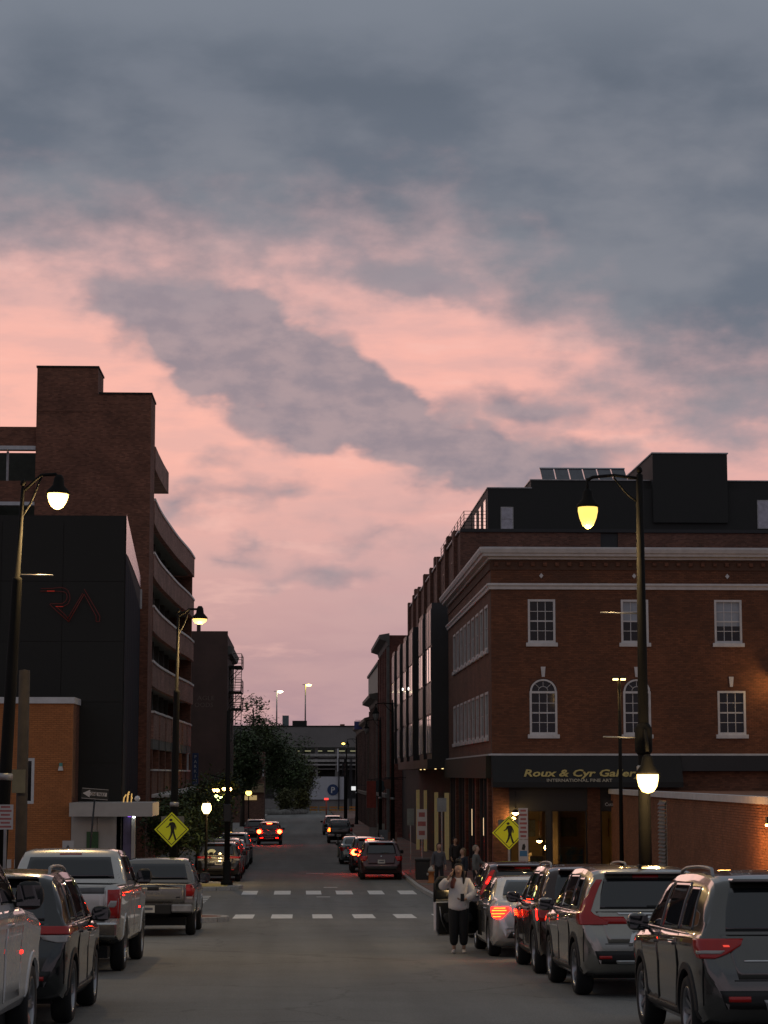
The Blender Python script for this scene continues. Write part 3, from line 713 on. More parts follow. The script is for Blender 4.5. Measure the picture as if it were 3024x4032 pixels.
for px, py, Y in ((1598, 2714, 148), (1620, 2712, 140)):
    x, z = at(px, py, Y); box('bay_lamp', lamp('bay_white', (1, .96, .86), 9), apt, 7.2, 7.27, Y-.05, Y+.05, z-.08, z+.08)
# penthouse
YP = 118.0
def pxx(px): return X_(px, YP, 2000)
def pz(py): return Z_(py, YP, 2400)
M_pent = mat('penthouse_cladding', (.020, .0205, .019), .75, var=.2, scale=.4)
zpb = ZA+.19
ph = box('penthouse', M_pent, apt, pxx(1921), 46, YP, 150, zpb, pz(1925))
box('penthouse_upper', M_pent, apt, pxx(2095), 46, YP+.5, 150, pz(1925)-.0, pz(1888))
box('stair_tower', M_pent, apt, pxx(2570), pxx(2864), YP-.2, YP+9, pz(1888)-2.5, pz(1787))
box('tower_cap', M_white, apt, pxx(2570)-.06, pxx(2864)+.06, YP-.26, YP+9.06, pz(1787)+.001, pz(1787)+.07)
box('parapet_cap', M_steel, apt, pxx(1921)-.05, pxx(2095)-.002, YP-.05, YP+20, pz(1925)+.001, pz(1925)+.06)
box('parapet_cap', M_steel, apt, pxx(2095)-.05, pxx(2570)-.07, YP+.44, YP+20, pz(1888)+.001, pz(1888)+.06)
box('parapet_cap', M_steel, apt, pxx(2864)+.07, 46, YP+.44, YP+20, pz(1888)+.001, pz(1888)+.06)
window(apt, 'y', YP-.01, pxx(1971), pxx(2021), pz(2093), pz(1998), 1, 2, fr=.06, m=M_steel, mg=mat('sky_glass', (.25, .27, .30), .12, .6), sill=False, depth=.01)
window(apt, 'y', YP-.01, pxx(2981), pxx(3060), pz(2079), pz(1966), 1, 1, fr=.06, m=M_steel, mg=MATS['sky_glass'], sill=False, depth=.01)
for k in range(3): window(apt, '-x', pxx(1921)-.01, YP+1.2+k*3.2, YP+2.6+k*3.2, zpb+.1, zpb+2.1, 1, 1, fr=.06, m=M_alu, mg=MATS['sky_glass'], sill=False, depth=.01)
rl = MB()
for k in range(9): y = YP-1.6+k*2.4; rl.tube([(XA+.25, y, zpb), (XA+.25, y, zpb+1.05)], .025, 5)
for k in range(4): x = XA+.25+k*.42; rl.tube([(x, YP-1.6, zpb), (x, YP-1.6, zpb+1.05)], .02, 5)
for z in (.25, .45, .65, .85, 1.05):
    rl.tube([(XA+.25+1.3, YP-1.6, zpb+z), (XA+.25, YP-1.6, zpb+z), (XA+.25, YP+18, zpb+z)], .014, 4)
rl.build('terrace_railing', M_dark, apt)
# roof solar panels, each its own thing
zs_ = pz(1888)+.06
pw = (pxx(2501)-pxx(2154))/6
for k in range(6):
    x0 = pxx(2154)+k*pw
    t = thing('solar_panel', 'tilted grey solar panel in a row on the penthouse roof', 'solar panel', (x0, YP+2.2, zs_), group='solar panels on the penthouse roof')
    b = MB(); b.prism([(0, .08), (.05, .02), (1.5, 1.02), (1.45, 1.08)], .03, pw-.03, 'x'); b.build('module', mat('solar_module', (.07, .075, .09), .25, .2), t)
    b = MB(); b.prism([(0, .13), (.02, .085), (.1, .15), (.08, .20)], .0, pw, 'x'); b.prism([(1.40, 1.10), (1.43, 1.065), (1.53, 1.13), (1.5, 1.17)], 0, pw, 'x'); b.build('rail', M_alu, t)
    b = MB()
    for x in (.15, pw-.15): b.tube([(x, 1.35, 0), (x, 1.35, .96)], .025, 5); b.tube([(x, .1, 0), (x, .1, .1)], .025, 5)
    b.build('support', M_steel, t)
# ------------------------------------------------------------------ older street fronts farther along
def oldfront(name, label, y0, y1, x, ztop, m, mtrim, bays, floors, cor=.8, side=True, zsh=3.8, xr=26):
    t = thing(name, label, 'building'); gz_ = g((y0+y1)/2)-.4
    ops = []; w = (y1-y0)/bays; h = (ztop-1.6-(gz_+zsh))/floors
    for i in range(bays):
        for k in range(floors):
            ops.append((y0+i*w+w*.28, y0+i*w+w*.72, gz_+zsh+k*h+h*.25, gz_+zsh+k*h+h*.86))
    wall('front_wall', m, t, '-x', x, y0+.3, y1, gz_+zsh, ztop, ops, .35)
    box('end_wall', m, t, x, xr, y0, y0+.298, gz_, ztop)
    box('roof', M_char, t, x+.36, xr, y0+.3, y1, ztop-.6, ztop-.4)
    for o in ops: window(t, '-x', x, *o, 1, 2, fr=.08, m=mtrim, depth=.15)
    b = MB(); b.prism([(x+.0, ztop-.9), (x-.15, ztop-.85), (x-.25, ztop-.5), (x-cor, ztop-.3), (x-cor, ztop+.02), (x-.1, ztop+.15), (x+.0, ztop+.15)], y0-.15, y1-.05, 'y'); b.build('cornice', mtrim, t)
    b = MB(); b.prism([(x, zsh+gz_-.1), (x-.35, zsh+gz_-.05), (x-.4, zsh+gz_+.25), (x, zsh+gz_+.35)], y0-.1, y1-.06, 'y'); b.build('shop_cornice', mtrim, t)
    for i in range(bays+1):
        yy = y0+i*w; box('pilaster', mtrim if i == 0 else m, t, x-.22, x-.001, yy-(.05 if i == 0 else .3), yy+.55, gz_, ztop-.95)
    box('shop_glazing', M_glassd, t, x+.08, x+.12, y0+.3, y1, gz_, zsh+gz_-.1)
    return t
oldfront('cornice_building', 'old brick shop building with heavy stone cornice and pilasters', 172, 192, 7.3, 13.3, brickmat('deep_red_brick', (.19, .06, .045), (.13, .1, .08)), M_stone, 5, 3, .85)
oldfront('bracketed_building', 'lower old brick building carrying the pale green roof storey', 192.2, 214, 7.2, 9.2, brickmat('dull_red_brick', (.12, .06, .045), (.11, .09, .075)), mat('dull_trim', (.13, .12, .10), .8), 6, 2, .9)
t = thing('roof_addition', 'pale green metal clad roof storey set on the old brick building', 'roof storey')
box('wall', mat('pale_green_cladding', (.20, .23, .20), .7, var=.12), t, 7.4, 20, 194, 229, 9.36, 12.3); box('cap', M_stone, t, 7.25, 20.1, 193.9, 229.1, 12.301, 12.55)
oldfront('end_brick_building', 'long dark brick building between the old shops and the end garage', 214.2, 262, 7.1, 7.6, brickmat('umber_brick', (.10, .05, .04), (.1, .08, .07)), mat('umber_trim', (.10, .08, .06), .8), 10, 2, .6)
# ------------------------------------------------------------------ parking garage on the left
gar = thing('parking_garage', 'brown brick parking garage with curved open decks', 'garage')
YK = 114.0; XK = X_(590, YK, 2000)
def kx(px): return X_(px, YK, 1800)
def kz(py): return Z_(py, YK, 400)
GK = g(YK)
xl_ = kx(140)
front = box('front_wall', M_brickB, gar, xl_, XK, YK, YK+3.2, GK-.5, kz(1552))
box('stair_tower', M_brickB, gar, xl_, kx(381), YK-.02, YK+3.1, kz(1552)-1.0, kz(1449))
box('tower_cap', M_char, gar, xl_-.05, kx(381)+.05, YK-.08, YK+3.16, kz(1449)+.001, kz(1449)+.1)
box('wall_cap', M_char, gar, kx(381)+.06, XK+.05, YK-.06, YK+3.26, kz(1552)+.001, kz(1552)+.1)
box('band', M_brickB, gar, -32, xl_-.01, YK+.2, YK+.6, kz(1755), kz(1680)); box('band_cap', M_white, gar, -32, xl_-.02, YK+.1, YK+.7, kz(1771), kz(1756))
box('band', M_brickB, gar, -32, xl_-.01, YK+.2, YK+.6, kz(1975), kz(1893)); box('band_cap', M_white, gar, -32, xl_-.02, YK+.1, YK+.7, kz(1990), kz(1976))
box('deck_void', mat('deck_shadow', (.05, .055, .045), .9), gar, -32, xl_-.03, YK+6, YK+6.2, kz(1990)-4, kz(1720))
for x in (-26, -21, kx(18)): box('deck_post', M_steel, gar, x, x+.12, YK+.75, YK+.87, kz(1893), kz(1771))
# plan of the curved deck edge
PL = [(XK+.04, 117.2), (XK+.02, 119), (XK+.0, 121.5), (XK+.02, 125), (XK+.12, 130), (XK+.26, 136), (XK+.46, 141), (XK+.60, 145), (XK+.66, 149.5)]
def smooth(pl, n=5):
    out = []
    for i in range(len(pl)-1):
        p0, p1, p2, p3 = pl[max(i-1, 0)], pl[i], pl[i+1], pl[min(i+2, len(pl)-1)]
        for k in range(n):
            t = k/n
            out.append(tuple(.5*((2*b_)+(-a+c)*t+(2*a-5*b_+4*c-d)*t*t+(-a+3*b_-3*c+d)*t**3) for a, b_, c, d in zip(p0, p1, p2, p3)))
    return out+[pl[-1]]
SP = smooth(PL, 4)
M_deckb = brickmat('deck_brick', (.36, .195, .150), (.27, .19, .15))
M_cope = mat('deck_coping', (.86, .82, .78), .7, var=.15)
def ribbon(b, pts, z0, z1, t):
    n = len(pts); k = len(b.v)
    for x, y in pts: b.v += [(x, y, z0), (x, y, z1), (x-t, y, z1), (x-t, y, z0)]
    for i in range(n-1):
        for j in range(4): b.face(k+i*4+j, k+i*4+(j+1) % 4, k+(i+1)*4+(j+1) % 4, k+(i+1)*4+j)
    b.face(k, k+1, k+2, k+3); e = k+(n-1)*4; b.face(e+3, e+2, e+1, e)
def kz6(py): return Z_(py, 117, 600)
bandz = [(kz6(1970), kz6(2060)), (kz6(2180), kz6(2268)), (kz6(2390), kz6(2481)), (kz6(2607), kz6(2698))]
topA = [(kz6(1756), kz6(1846))]
b = MB(); ribbon(b, [(XK+.05, 117.2), (XK+.04, 120), (XK+.07, 124), (XK+.14, 127.6)], kz6(1846), kz6(1756), 1.2); b.build('deck_parapet', M_deckb, gar)
for zt1, zb1 in bandz:
    o_ = MB(); ribbon(o_, SP, zb1, zt1, .3); o = o_.build('deck_parapet', M_deckb, gar)
    o_ = MB(); ribbon(o_, [(x+.06, y) for x, y in SP], zt1+.001, zt1+.14, .42); o_.build('coping', M_cope, o)
    b = MB(); b.poly([(x-.31, y, zb1+.1) for x, y in SP]+[(-30, 149.5, zb1+.1), (-30, 117.2, zb1+.1)]); b.build('deck_slab', mat('deck_concrete', (.30, .30, .25), .9), gar)
# the lowest parapet is stepped like saw teeth
zt1, zb1 = kz6(2806), kz6(2909)
for k in range(7):
    y0, y1 = 117.2+k*4.6, 117.2+(k+1)*4.6; x0 = XK+.02+.07*k
    o = MB().prism([(x0-.5, y0), (x0+.12, y0), (x0+.12, y1), (x0-.5, y1)], zb1, zt1).build('deck_parapet', M_deckb, gar)
    MB().prism([(x0-.5, y0), (x0+.18, y0), (x0+.18, y1), (x0-.5, y1)], zt1+.001, zt1+.12).build('coping', M_cope, o)
    MB().prism([(x0-.5, y0+.01), (x0+.10, y0+.01), (x0+.10, y1-.01), (x0-.5, y1-.01)], zb1-.55, zb1-.001).build('lintel', M_stone, gar)
    MB().prism([(x0-.6, y0+.1), (x0-.3, y0+.1), (x0-.3, y1-.1), (x0-.6, y1-.1)], kz6(3035), zb1-.56).build('opening', M_glassd, gar)
    MB().prism([(x0-.5, y0+.01), (x0+.06, y0+.01), (x0+.06, y1-.01), (x0-.5, y1-.01)], GK-.8, kz6(3035)).build('base_wall', M_brickB, gar)
    MB().prism([(x0-.4, y0+.15), (x0+.12, y0+.15), (x0+.12, y1-.15), (x0-.4, y1-.15)], kz6(3035)+.001, kz6(3035)+.1).build('sill', M_cope, gar)
    MB().prism([(x0-.5, y0+.0), (x0+.06, y0), (x0+.06, y0+.5), (x0-.5, y0+.5)], kz6(3035)+.11, zb1-.56).build('pier', M_brickB, gar)
for k in range(6):
    y = 119+k*4.9; b = MB(); b.box(-9.6, -9.1, y, y+.5, kz6(2909)-1, kz6(2060)+2.0); b.build('column', mat('deck_column', (.13, .125, .115), .9), gar)
box('core_wall', mat('deck_back', (.22, .23, .17), .9), gar, -18, -17.7, 117, 149.5, GK, kz6(1970)+.5)
box('end_wall', M_brickB, gar, -30, XK+.5, 149.55, 150, GK-.8, kz6(1970)+.4)
b = MB(); b.prism([(YK+3.3, Z_(3140, 118, 600)), (YK+3.3, Z_(3128, 118, 600)), (150, Z_(3128, 118, 600)+.25), (150, Z_(3140, 118, 600)+.25)], XK-.2, XK+1.25, 'x'); b.build('entrance_hood', M_cope, gar)
# vertical PARKING sign at the far end
t = thing('parking_blade_sign', 'tall narrow blue parking sign hung from the garage', 'sign')
xs0, xs1 = X_(757, 150.2), X_(781, 150.2); z0, z1 = Z_(3102, 150, 760), Z_(2965, 150, 760)
box('panel', mat('sign_blue', (.018, .045, .13), .5), t, xs0, xs1, 150.1, 150.25, z0, z1)
for k, ch in enumerate('PARKING'):
    text('letter', ch, MATS['sign_white'], t, ((xs0+xs1)/2, 150.09, z1-.38-k*(z1-z0-.1)/7), .32, align='CENTER', ext=.004)
t = thing('garage_notice', 'slim white notice board on the garage wall', 'sign'); box('panel', M_white, t, X_(730, 146), X_(742, 146), 146, 146.1, Z_(3035, 146, 735), Z_(2965, 146, 735))
# ------------------------------------------------------------------ dark music hall block in front of it
hall = thing('music_hall', 'dark windowless hall with faint red neon letters on its wall', 'building')
YH = 85.0; XH = X_(492, YH, 2300); zh = Z_(2030, YH, 400); GH = g(YH)-.4
xb = X_(551, 113, 2300)
b = MB(); b.prism([(-40, YH), (XH, YH), (xb, 113.2), (-40, 113.2)], GH, zh); b.build('wall', M_char, hall)
# metal strip along the top of the street side
def side(t, o=.03): return (XH+(xb-XH)*t+o, YH+(113.2-YH)*t)
b = MB(); n = 12
for k in range(n):
    t0, t1 = k/n, (k+1)/n; p, q = side(t0), side(t1)
    d0, d1 = 1.55-1.05*t0**.8, 1.55-1.05*t1**.8
    b.quad((p[0], p[1], zh-d0), (q[0], q[1], zh-d1), (q[0], q[1], zh+.05), (p[0], p[1], zh+.05))
    b.quad((p[0]-.02, p[1], zh+.05), (q[0]-.02, q[1], zh+.05), (q[0], q[1], zh+.05), (p[0], p[1], zh+.05))
b.build('metal_band', M_alu, hall, fix=False)
p = side(1.0, .05); box('white_edge', M_white, hall, p[0]-.04, p[0]+.06, 112.9, 113.15, zh-1.6, zh-.55)
M_blue = mat('blue_cladding', (.010, .016, .026), .9, var=.4, scale=.8, spec=.15)
for k in range(9):
    t0, t1 = k/9+.004, (k+1)/9-.004; p, q = side(t0, .02), side(t1, .02)
    b = MB(); b.quad((p[0], p[1], GH+3.5), (q[0], q[1], GH+3.5), (q[0], q[1], zh-1.6), (p[0], p[1], zh-1.6)); b.build('cladding_panel', M_blue, hall, fix=False)
for k in range(6):
    for i in range(5):
        x0, x1 = XH-.02-(k+1)*2.5+.01, XH-.02-k*2.5-.01; z0 = GH+2.9+i*2.45
        if z0+2.4 > zh: continue
        box('cladding_panel', M_char, hall, x0, x1, YH-.03, YH-.002, z0+.01, z0+2.44)
# neon outline of the letters R A
M_neon = mat('dim_red_neon', (.05, .012, .008), .5, emit=(1, .05, .02), estr=.022); M_neon2 = mat('bright_red_neon', (.08, .012, .008), .5, emit=(1, .05, .02), estr=.22); M_tube = mat('letter_return', (.05, .014, .01), .6)
def NP(cx_, cy_): x, z = at(100+cx_*.3617, 2200+cy_*.3617, YH-.12); return (x, YH-.12, z)
nr = thing('neon_letters', 'red neon outline letters R A on the dark hall wall', 'sign')
def neon(pts, m, r_=.014): MB().tube([NP(*p) for p in pts], r_, 6).build('neon_tube', m, nr)
neon([(160, 352), (235, 352)], M_neon); neon([(235, 352), (318, 352)], M_neon2, .018); neon([(318, 352), (420, 360), (448, 378)], M_neon)
neon([(170, 325), (300, 322), (380, 312), (430, 322), (462, 345), (482, 390), (486, 440), (465, 490), (415, 518), (330, 520)], M_neon)
neon([(330, 520), (410, 520)], M_neon2, .015)
neon([(448, 378), (455, 420), (440, 460), (400, 490), (270, 490)], M_neon)
neon([(265, 495), (330, 560), (470, 685)], M_neon); neon([(345, 530), (410, 590), (465, 650)], M_neon)
neon([(470, 685), (640, 385)], M_neon, .018); neon([(455, 660), (625, 375)], M_neon)
neon([(640, 330), (810, 625), (808, 685), (770, 685)], M_neon); neon([(640, 385), (770, 625), (770, 685)], M_neon)
# ------------------------------------------------------------------ orange brick annex with a white coping
ann = thing('brick_annex', 'orange brick annex with white coping and one narrow window', 'building')
YO = 82.6; XO = X_(286, YO, 2900); zo = Z_(2770, YO, 200)
oz = lambda py: Z_(py, YO, 100)
wop = (X_(72, YO), X_(135, YO), oz(3165), oz(2985))
wall('front_wall', M_mortO, ann, 'y', YO, -22, XO, GH, zo, [wop], .3)
bricks('brick_facing', M_brickO, ann, 'y', YO, -13.5, XO, g(YO)+.1, zo, [wop])
box('side_wall', M_brickS, ann, XO-.3, XO-.001, YO+.301, YH-.05, GH, zo)
box('roof', M_char, ann, -22, XO-.31, YO+.31, YH-.05, zo-.2, zo-.05)
b = MB(); b.prism([(-22, YO-.10), (XO+.06, YO-.10), (XO+.06, YH-.06), (XO-.3, YH-.06), (XO-.3, YO+.35), (-22, YO+.35)], zo+.001, oz(2745)); b.build('coping', M_white, ann)
window(ann, 'y', YO, *wop, 1, 1, fr=.11, sill=False)
t = thing('wall_sconce', 'small teal and white sconce high on the orange brick', 'lamp', (X_(240, YO), YO-.02, oz(3022)))
MB().box(-.06, .06, -.12, 0, .05, .18).build('cap', mat('teal_metal', (.08, .30, .27), .5), t); MB().prism([(-.06, .048), (.06, .048), (.10, -.12), (-.10, -.12)], -.17, -.02, 'y').build('shade', mat('opal_shade', (.6, .58, .55), .5), t)
# white entrance canopy and panels
can = thing('entrance_canopy', 'white panelled entrance with deep flat canopy under the dark hall', 'entrance')
YC = 81.2; cz = lambda py: Z_(py, YC, 450); cxx = lambda px: X_(px, YC, 3200)
M_cream2 = mat('pale_panel', (.40, .37, .34), .65, var=.1, scale=1.5)
box('canopy', M_cream2, can, XO+.07, cxx(600), YC, YH-.05, cz(3215), cz(3161))
for k in range(2):
    a = XO+.02+k*1.02; box('wall_panel', M_cream2, can, a, a+1.0, YC+1.3, YC+1.5, GH+.3, cz(3217))
box('green_notice', mat('green_notice', (.035, .09, .03), .6), can, X_(345, YC+1.2), X_(391, YC+1.2), YC+1.22, YC+1.298, GH+.8, Z_(3275, YC+1.2, 370))
box('door_frame', M_black, can, X_(462, YC+1.3), X_(480, YC+1.3), YC+1.3, YC+1.5, GH+.3, cz(3217))
box('glass_door', mat('violet_lit_glass', (.10, .085, .15), .15, var=.4, scale=1.0), can, X_(481, YC+1.3), X_(520, YC+1.3), YC+1.3, YC+1.36, GH+.3, cz(3217))  # violet light on the door is put into the glass colour
box('column', M_cream2, can, X_(521, YC+1.2), X_(535, YC+1.2), YC+1.2, YC+1.45, GH+.3, cz(3217))
box('downlight', lamp('white_led', (.9, 1, .95), 14), can, X_(526, YC+.9), X_(534, YC+.9), YC+.9, YC+.98, cz(3222), cz(3215)-.002)
box('violet_light', lamp('violet_led', (.35, .12, 1), 1.6), can, X_(505, YC+1.1), X_(519, YC+1.1), YC+1.15, YC+1.2, cz(3219), cz(3215)-.002)
t = thing('canopy_ornament', 'gilded ornament with small white globe on the white canopy', 'ornament', (X_(500, YC+1.5), YC+1.5, cz(3161)))
b = MB(); b.tube([(-.12, 0, 0), (-.1, 0, .18), (-.02, .02, .3)], .025, 6); b.tube([(.03, 0, 0), (.05, 0, .3), (.1, 0, .42)], .03, 6); b.tube([(.18, 0, 0), (.2, 0, .34)], .022, 6); b.build('gilt_frame', mat('gilt_glow', (.5, .32, .1), .35, .8, emit=(1, .6, .2), estr=.5), t)  # gilding carries its own emission, a warm glow put into the material
MB().lathe([(.001, -.12), (.09, -.07), (.12, 0), (.09, .08), (.001, .12)], 12, (.42, 0, .14)).build('globe', mat('opal_globe', (.7, .7, .68), .3), t)
# ------------------------------------------------------------------ far left brick building with fire escape
fb = thing('fire_escape_building', 'dark brick building with ghost lettering and iron fire escape', 'building')
YF = 172.0; XF = X_(895, YF, 2700); zf = Z_(2485, YF, 830); GF = g(YF)-.5
box('end_wall', mat('soot_brick', (.095, .058, .048), .9, var=.25, scale=.5), fb, -30, XF, YF, YF+.4, GF, zf)
fops = [(176+k*6.0, 177.6+k*6, 1.2+i*3.7, 3.6+i*3.7) for k in range(2) for i in range(3)]
wall('side_wall', brickmat('soot_side_brick', (.10, .055, .045), (.1, .08, .07)), fb, '+x', XF, YF+.41, 189, GF, zf-.3, fops, .4)
for o in fops: window(fb, '+x', XF, *o, 1, 2, fr=.1, m=M_stone, depth=.15)
box('roof', M_char, fb, -30, XF-.41, YF+.41, 189, zf-1.2, zf-.9)
b = MB(); b.prism([(XF, zf-1.9), (XF+.3, zf-1.8), (XF+.45, zf-1.3), (XF+.2, zf-1.2), (XF, zf-1.2)], YF+.5, 189, 'y'); b.build('cornice', M_stone, fb)
box('chimney', MATS['soot_brick'], fb, X_(767, YF), X_(781, YF), YF+.5, YF+1.3, zf-1.5, Z_(2458, YF, 770))
M_ghost = mat('faded_lettering', (.17, .125, .105), .9, var=.3, scale=4)
text('ghost_lettering', 'AGLE', M_ghost, fb, (X_(773, YF), YF-.012, Z_(2757, YF, 800)), .52, wid=X_(841, YF)-X_(773, YF), ext=.002)
text('ghost_lettering', 'OODS', M_ghost, fb, (X_(762, YF), YF-.012, Z_(2784, YF, 800)), .52, wid=X_(835, YF)-X_(762, YF), ext=.002)
fe = MB()
def grate(z, y0, y1, w, rail=1.0):
    x0 = XF+.02; x1 = XF+w
    fe.box(x0, x1, y0, y1, z-.06, z)
    for yy in (y0, (y0+y1)/2, y1):
        fe.tube([(x1, yy, z), (x1, yy, z+rail)], .03, 5)
    for q in (rail*.5, rail): fe.tube([(x0, y0, z+q), (x1, y0, z+q), (x1, y1, z+q), (x0, y1, z+q)], .025, 5)
    fe.tube([(XF, y0+.3, z-1.1), (x1, y0+.3, z-.03)], .03, 5); fe.tube([(XF, y1-.3, z-1.1), (x1, y1-.3, z-.03)], .03, 5)
fz = lambda py: Z_(py, 176, 930)
for z in (fz(2622), fz(2722), fz(2790)): grate(z, 175.5, 181, 1.05)
for (za, zb) in ((fz(2622), fz(2722)), (fz(2722), fz(2790)), (fz(2790), fz(2790)-3.2)):
    for dx in (.45, .95):
        fe.tube([(XF+dx, 180, za), (XF+dx, 177, zb)], .03, 5)
    for k in range(9):
        t_ = (k+.5)/9; fe.box(XF+.45, XF+.95, 180-3*t_-.1, 180-3*t_+.1, za+(zb-za)*t_-.02, za+(zb-za)*t_+.01)
fe.build('fire_escape', M_dark, fb)
# lit restaurant front below it
rs = thing('restaurant_front', 'low brick restaurant front with lamps under its sign band', 'shop front')
YR = 236.0
box('wall', brickmat('warm_brick', (.16, .075, .05), (.12, .1, .08)), rs, -30, X_(1040, YR), YR, YR+8, g(YR)-.4, Z_(2960, YR, 980))
box('sign_band', mat('tan_band', (.30, .22, .12), .7), rs, X_(930, YR), X_(1040, YR), YR-.4, YR-.01, Z_(3120, YR, 980), Z_(3085, YR, 980))
box('window', M_glassd, rs, X_(940, YR), X_(1020, YR), YR-.05, YR-.003, Z_(3070, YR, 980), Z_(3020, YR, 980))
box('pale_post', M_white, rs, X_(1034, YR), X_(1038, YR), YR-.1, YR-.01, Z_(3057, YR, 980), Z_(3022, YR, 980))
box('lit_window', lamp('warm_shop_light', (1, .7, .3), .35), rs, X_(955, YR), X_(1012, YR), YR-.06, YR-.002, Z_(3150, YR, 980), Z_(3132, YR, 980))
for px, py, cc in ((842, 3112, 'warm_bulb'), (856, 3113, 'warm_bulb'), (882, 3107, 'warm_bulb'), (905, 3108, 'warm_bulb'), (852, 3136, 'green_lamp'), (868, 3140, 'green_lamp'), (862, 3146, 'green_lamp')):
    x, z = at(px, py, 137.4); m = MATS['warm_bulb'] if cc == 'warm_bulb' else lamp('green_lamp', (.85, 1, .35), 9)
    t = thing('festoon_lamp', 'yellow green festoon lamp hanging in the trees by the brick building' if cc != 'warm_bulb' else 'warm white festoon lamp hanging in the trees by the brick building', 'lamp', (x, 137.4, z), group='festoon lamps in the trees')
    MB().lathe([(.001, -.12), (.10, -.06), (.13, .02), (.07, .10)], 10).build('bulb', m, t); MB().lathe([(.07, .10), (.06, .2)], 8).build('socket', M_dark, t)
    MB().tube([(0, 0, .2), (.02, .1, .5), (0, 1.8, .9)], .012, 4).build('cable', M_dark, t)
# ------------------------------------------------------------------ the garage that closes the street
eg = thing('end_garage', 'grey concrete parking garage closing the end of the street', 'garage')
YE2 = 348.0
ez = lambda py: Z_(py, YE2, 1250); ex = lambda px: X_(px, YE2, 3000)
M_egc = mat('end_concrete', (.21, .20, .19), .9, var=.2, scale=.15)
GE = g(YE2)
box('parapet', M_egc, eg, -50, 45, YE2, YE2+.5, ez(2942), ez(2862)); box('parapet_cap', M_char, eg, -50, 45, YE2-.1, YE2+.6, ez(2862)+.001, ez(2857))
for a, c in ((2968, 2978), (2990, 3000), (3008, 3014)):
    box('deck_edge', mat('deck_light', (.36, .35, .33), .8), eg, -50, 45, YE2+.1, YE2+.6, ez(c), ez(a))
box('deck_back', mat('deck_dim', (.08, .08, .075), .9), eg, -50, 45, YE2+7, YE2+7.3, GE, ez(2862)-.5)
for px in (1080, 1160, 1240, 1320, 1400): box('deck_column', M_egc, eg, ex(px), ex(px)+.5, YE2+.65, YE2+1.2, GE, ez(2942))
box('deck_floor', M_egc, eg, -50, 45, YE2+.65, YE2+7, ez(3030), ez(3026)); box('deck_floor', M_egc, eg, -50, 45, YE2+.65, YE2+7, ez(2986), ez(2982))
for k in range(9):
    x = ex(1110)+k*1.9; box('deck_lamp', lamp('deck_tube', (.95, .9, .5), .5), eg, x, x+1.0, YE2+3, YE2+3.1, ez(2950)-.3, ez(2950)-.22)
box('lower_wall', M_egc, eg, -50, 45, YE2-.02, YE2+.5, GE-.3, ez(3145))
pn = box('mural_panel', mat('mural_grey', (.46, .47, .50), .7, var=.08), eg, ex(1208), ex(1363), YE2-.4, YE2-.05, ez(3148), ez(3058)); tag(pn, 'pale grey wall panel with round blue parking symbol')
x, z = ex(1311), ez(3110)
MB().lathe([(.92, 0), (.92, .06), (.001, .06)], 28, (x, YE2-.47, z), 'y').build('parking_symbol', MATS['sign_blue'], pn)
text('lettering', 'P', MATS['sign_white'], pn, (x-.02, YE2-.49, z-.5), 1.4, align='CENTER', off=.02, ext=.01)
for px in (1332, 1376, 1382):
    box('pipe', M_dark, eg, ex(px), ex(px)+.2, YE2-.7, YE2-.5, GE, ez(2985))
box('pale_post', M_white, eg, ex(1327), ex(1333), YE2-.6, YE2-.35, ez(3038), ez(2948))
box('roof_block', M_char, eg, ex(1150), ex(1208), YE2+3, YE2+9, ez(2862), ez(2836)); box('roof_tank', mat('tank_blue', (.10, .13, .15), .7), eg, ex(1108), ex(1134), YE2+14, YE2+18, ez(2862), ez(2808))
box('roof_vent', M_brickB, eg, ex(1340), ex(1358), YE2+2, YE2+3.5, ez(2862), ez(2850))
for px, top, label, m in ((1088, 2722, 'white roof lamp on a tall pole above the end garage, beside the tree', lamp('roof_white', (1, .92, .55), 14)), (1201, 2696, 'yellow roof lamp on the taller pole above the end garage', lamp('roof_yellow', (1, .80, .16), 12))):
    x = X_(px, YE2+4); zt1 = Z_(top, YE2+4, px); t = thing('roof_lamp', label, 'lamp', (x, YE2+4, ez(2870)), group='roof lamps on the end garage')
    h = zt1-ez(2870)
    MB().tube([(0, 0, 0), (0, 0, h)], [.13, .09], 8).build('pole', M_steel, t); MB().tube([(-.5, 0, h), (.5, 0, h+.05)], .05, 6).build('arm', M_dark, t)
    MB().lathe([(.001, -.30), (.34, -.24), (.52, -.02), (.001, .08)], 14, (.55, 0, h+.02)).build('lamp_head', m, t)
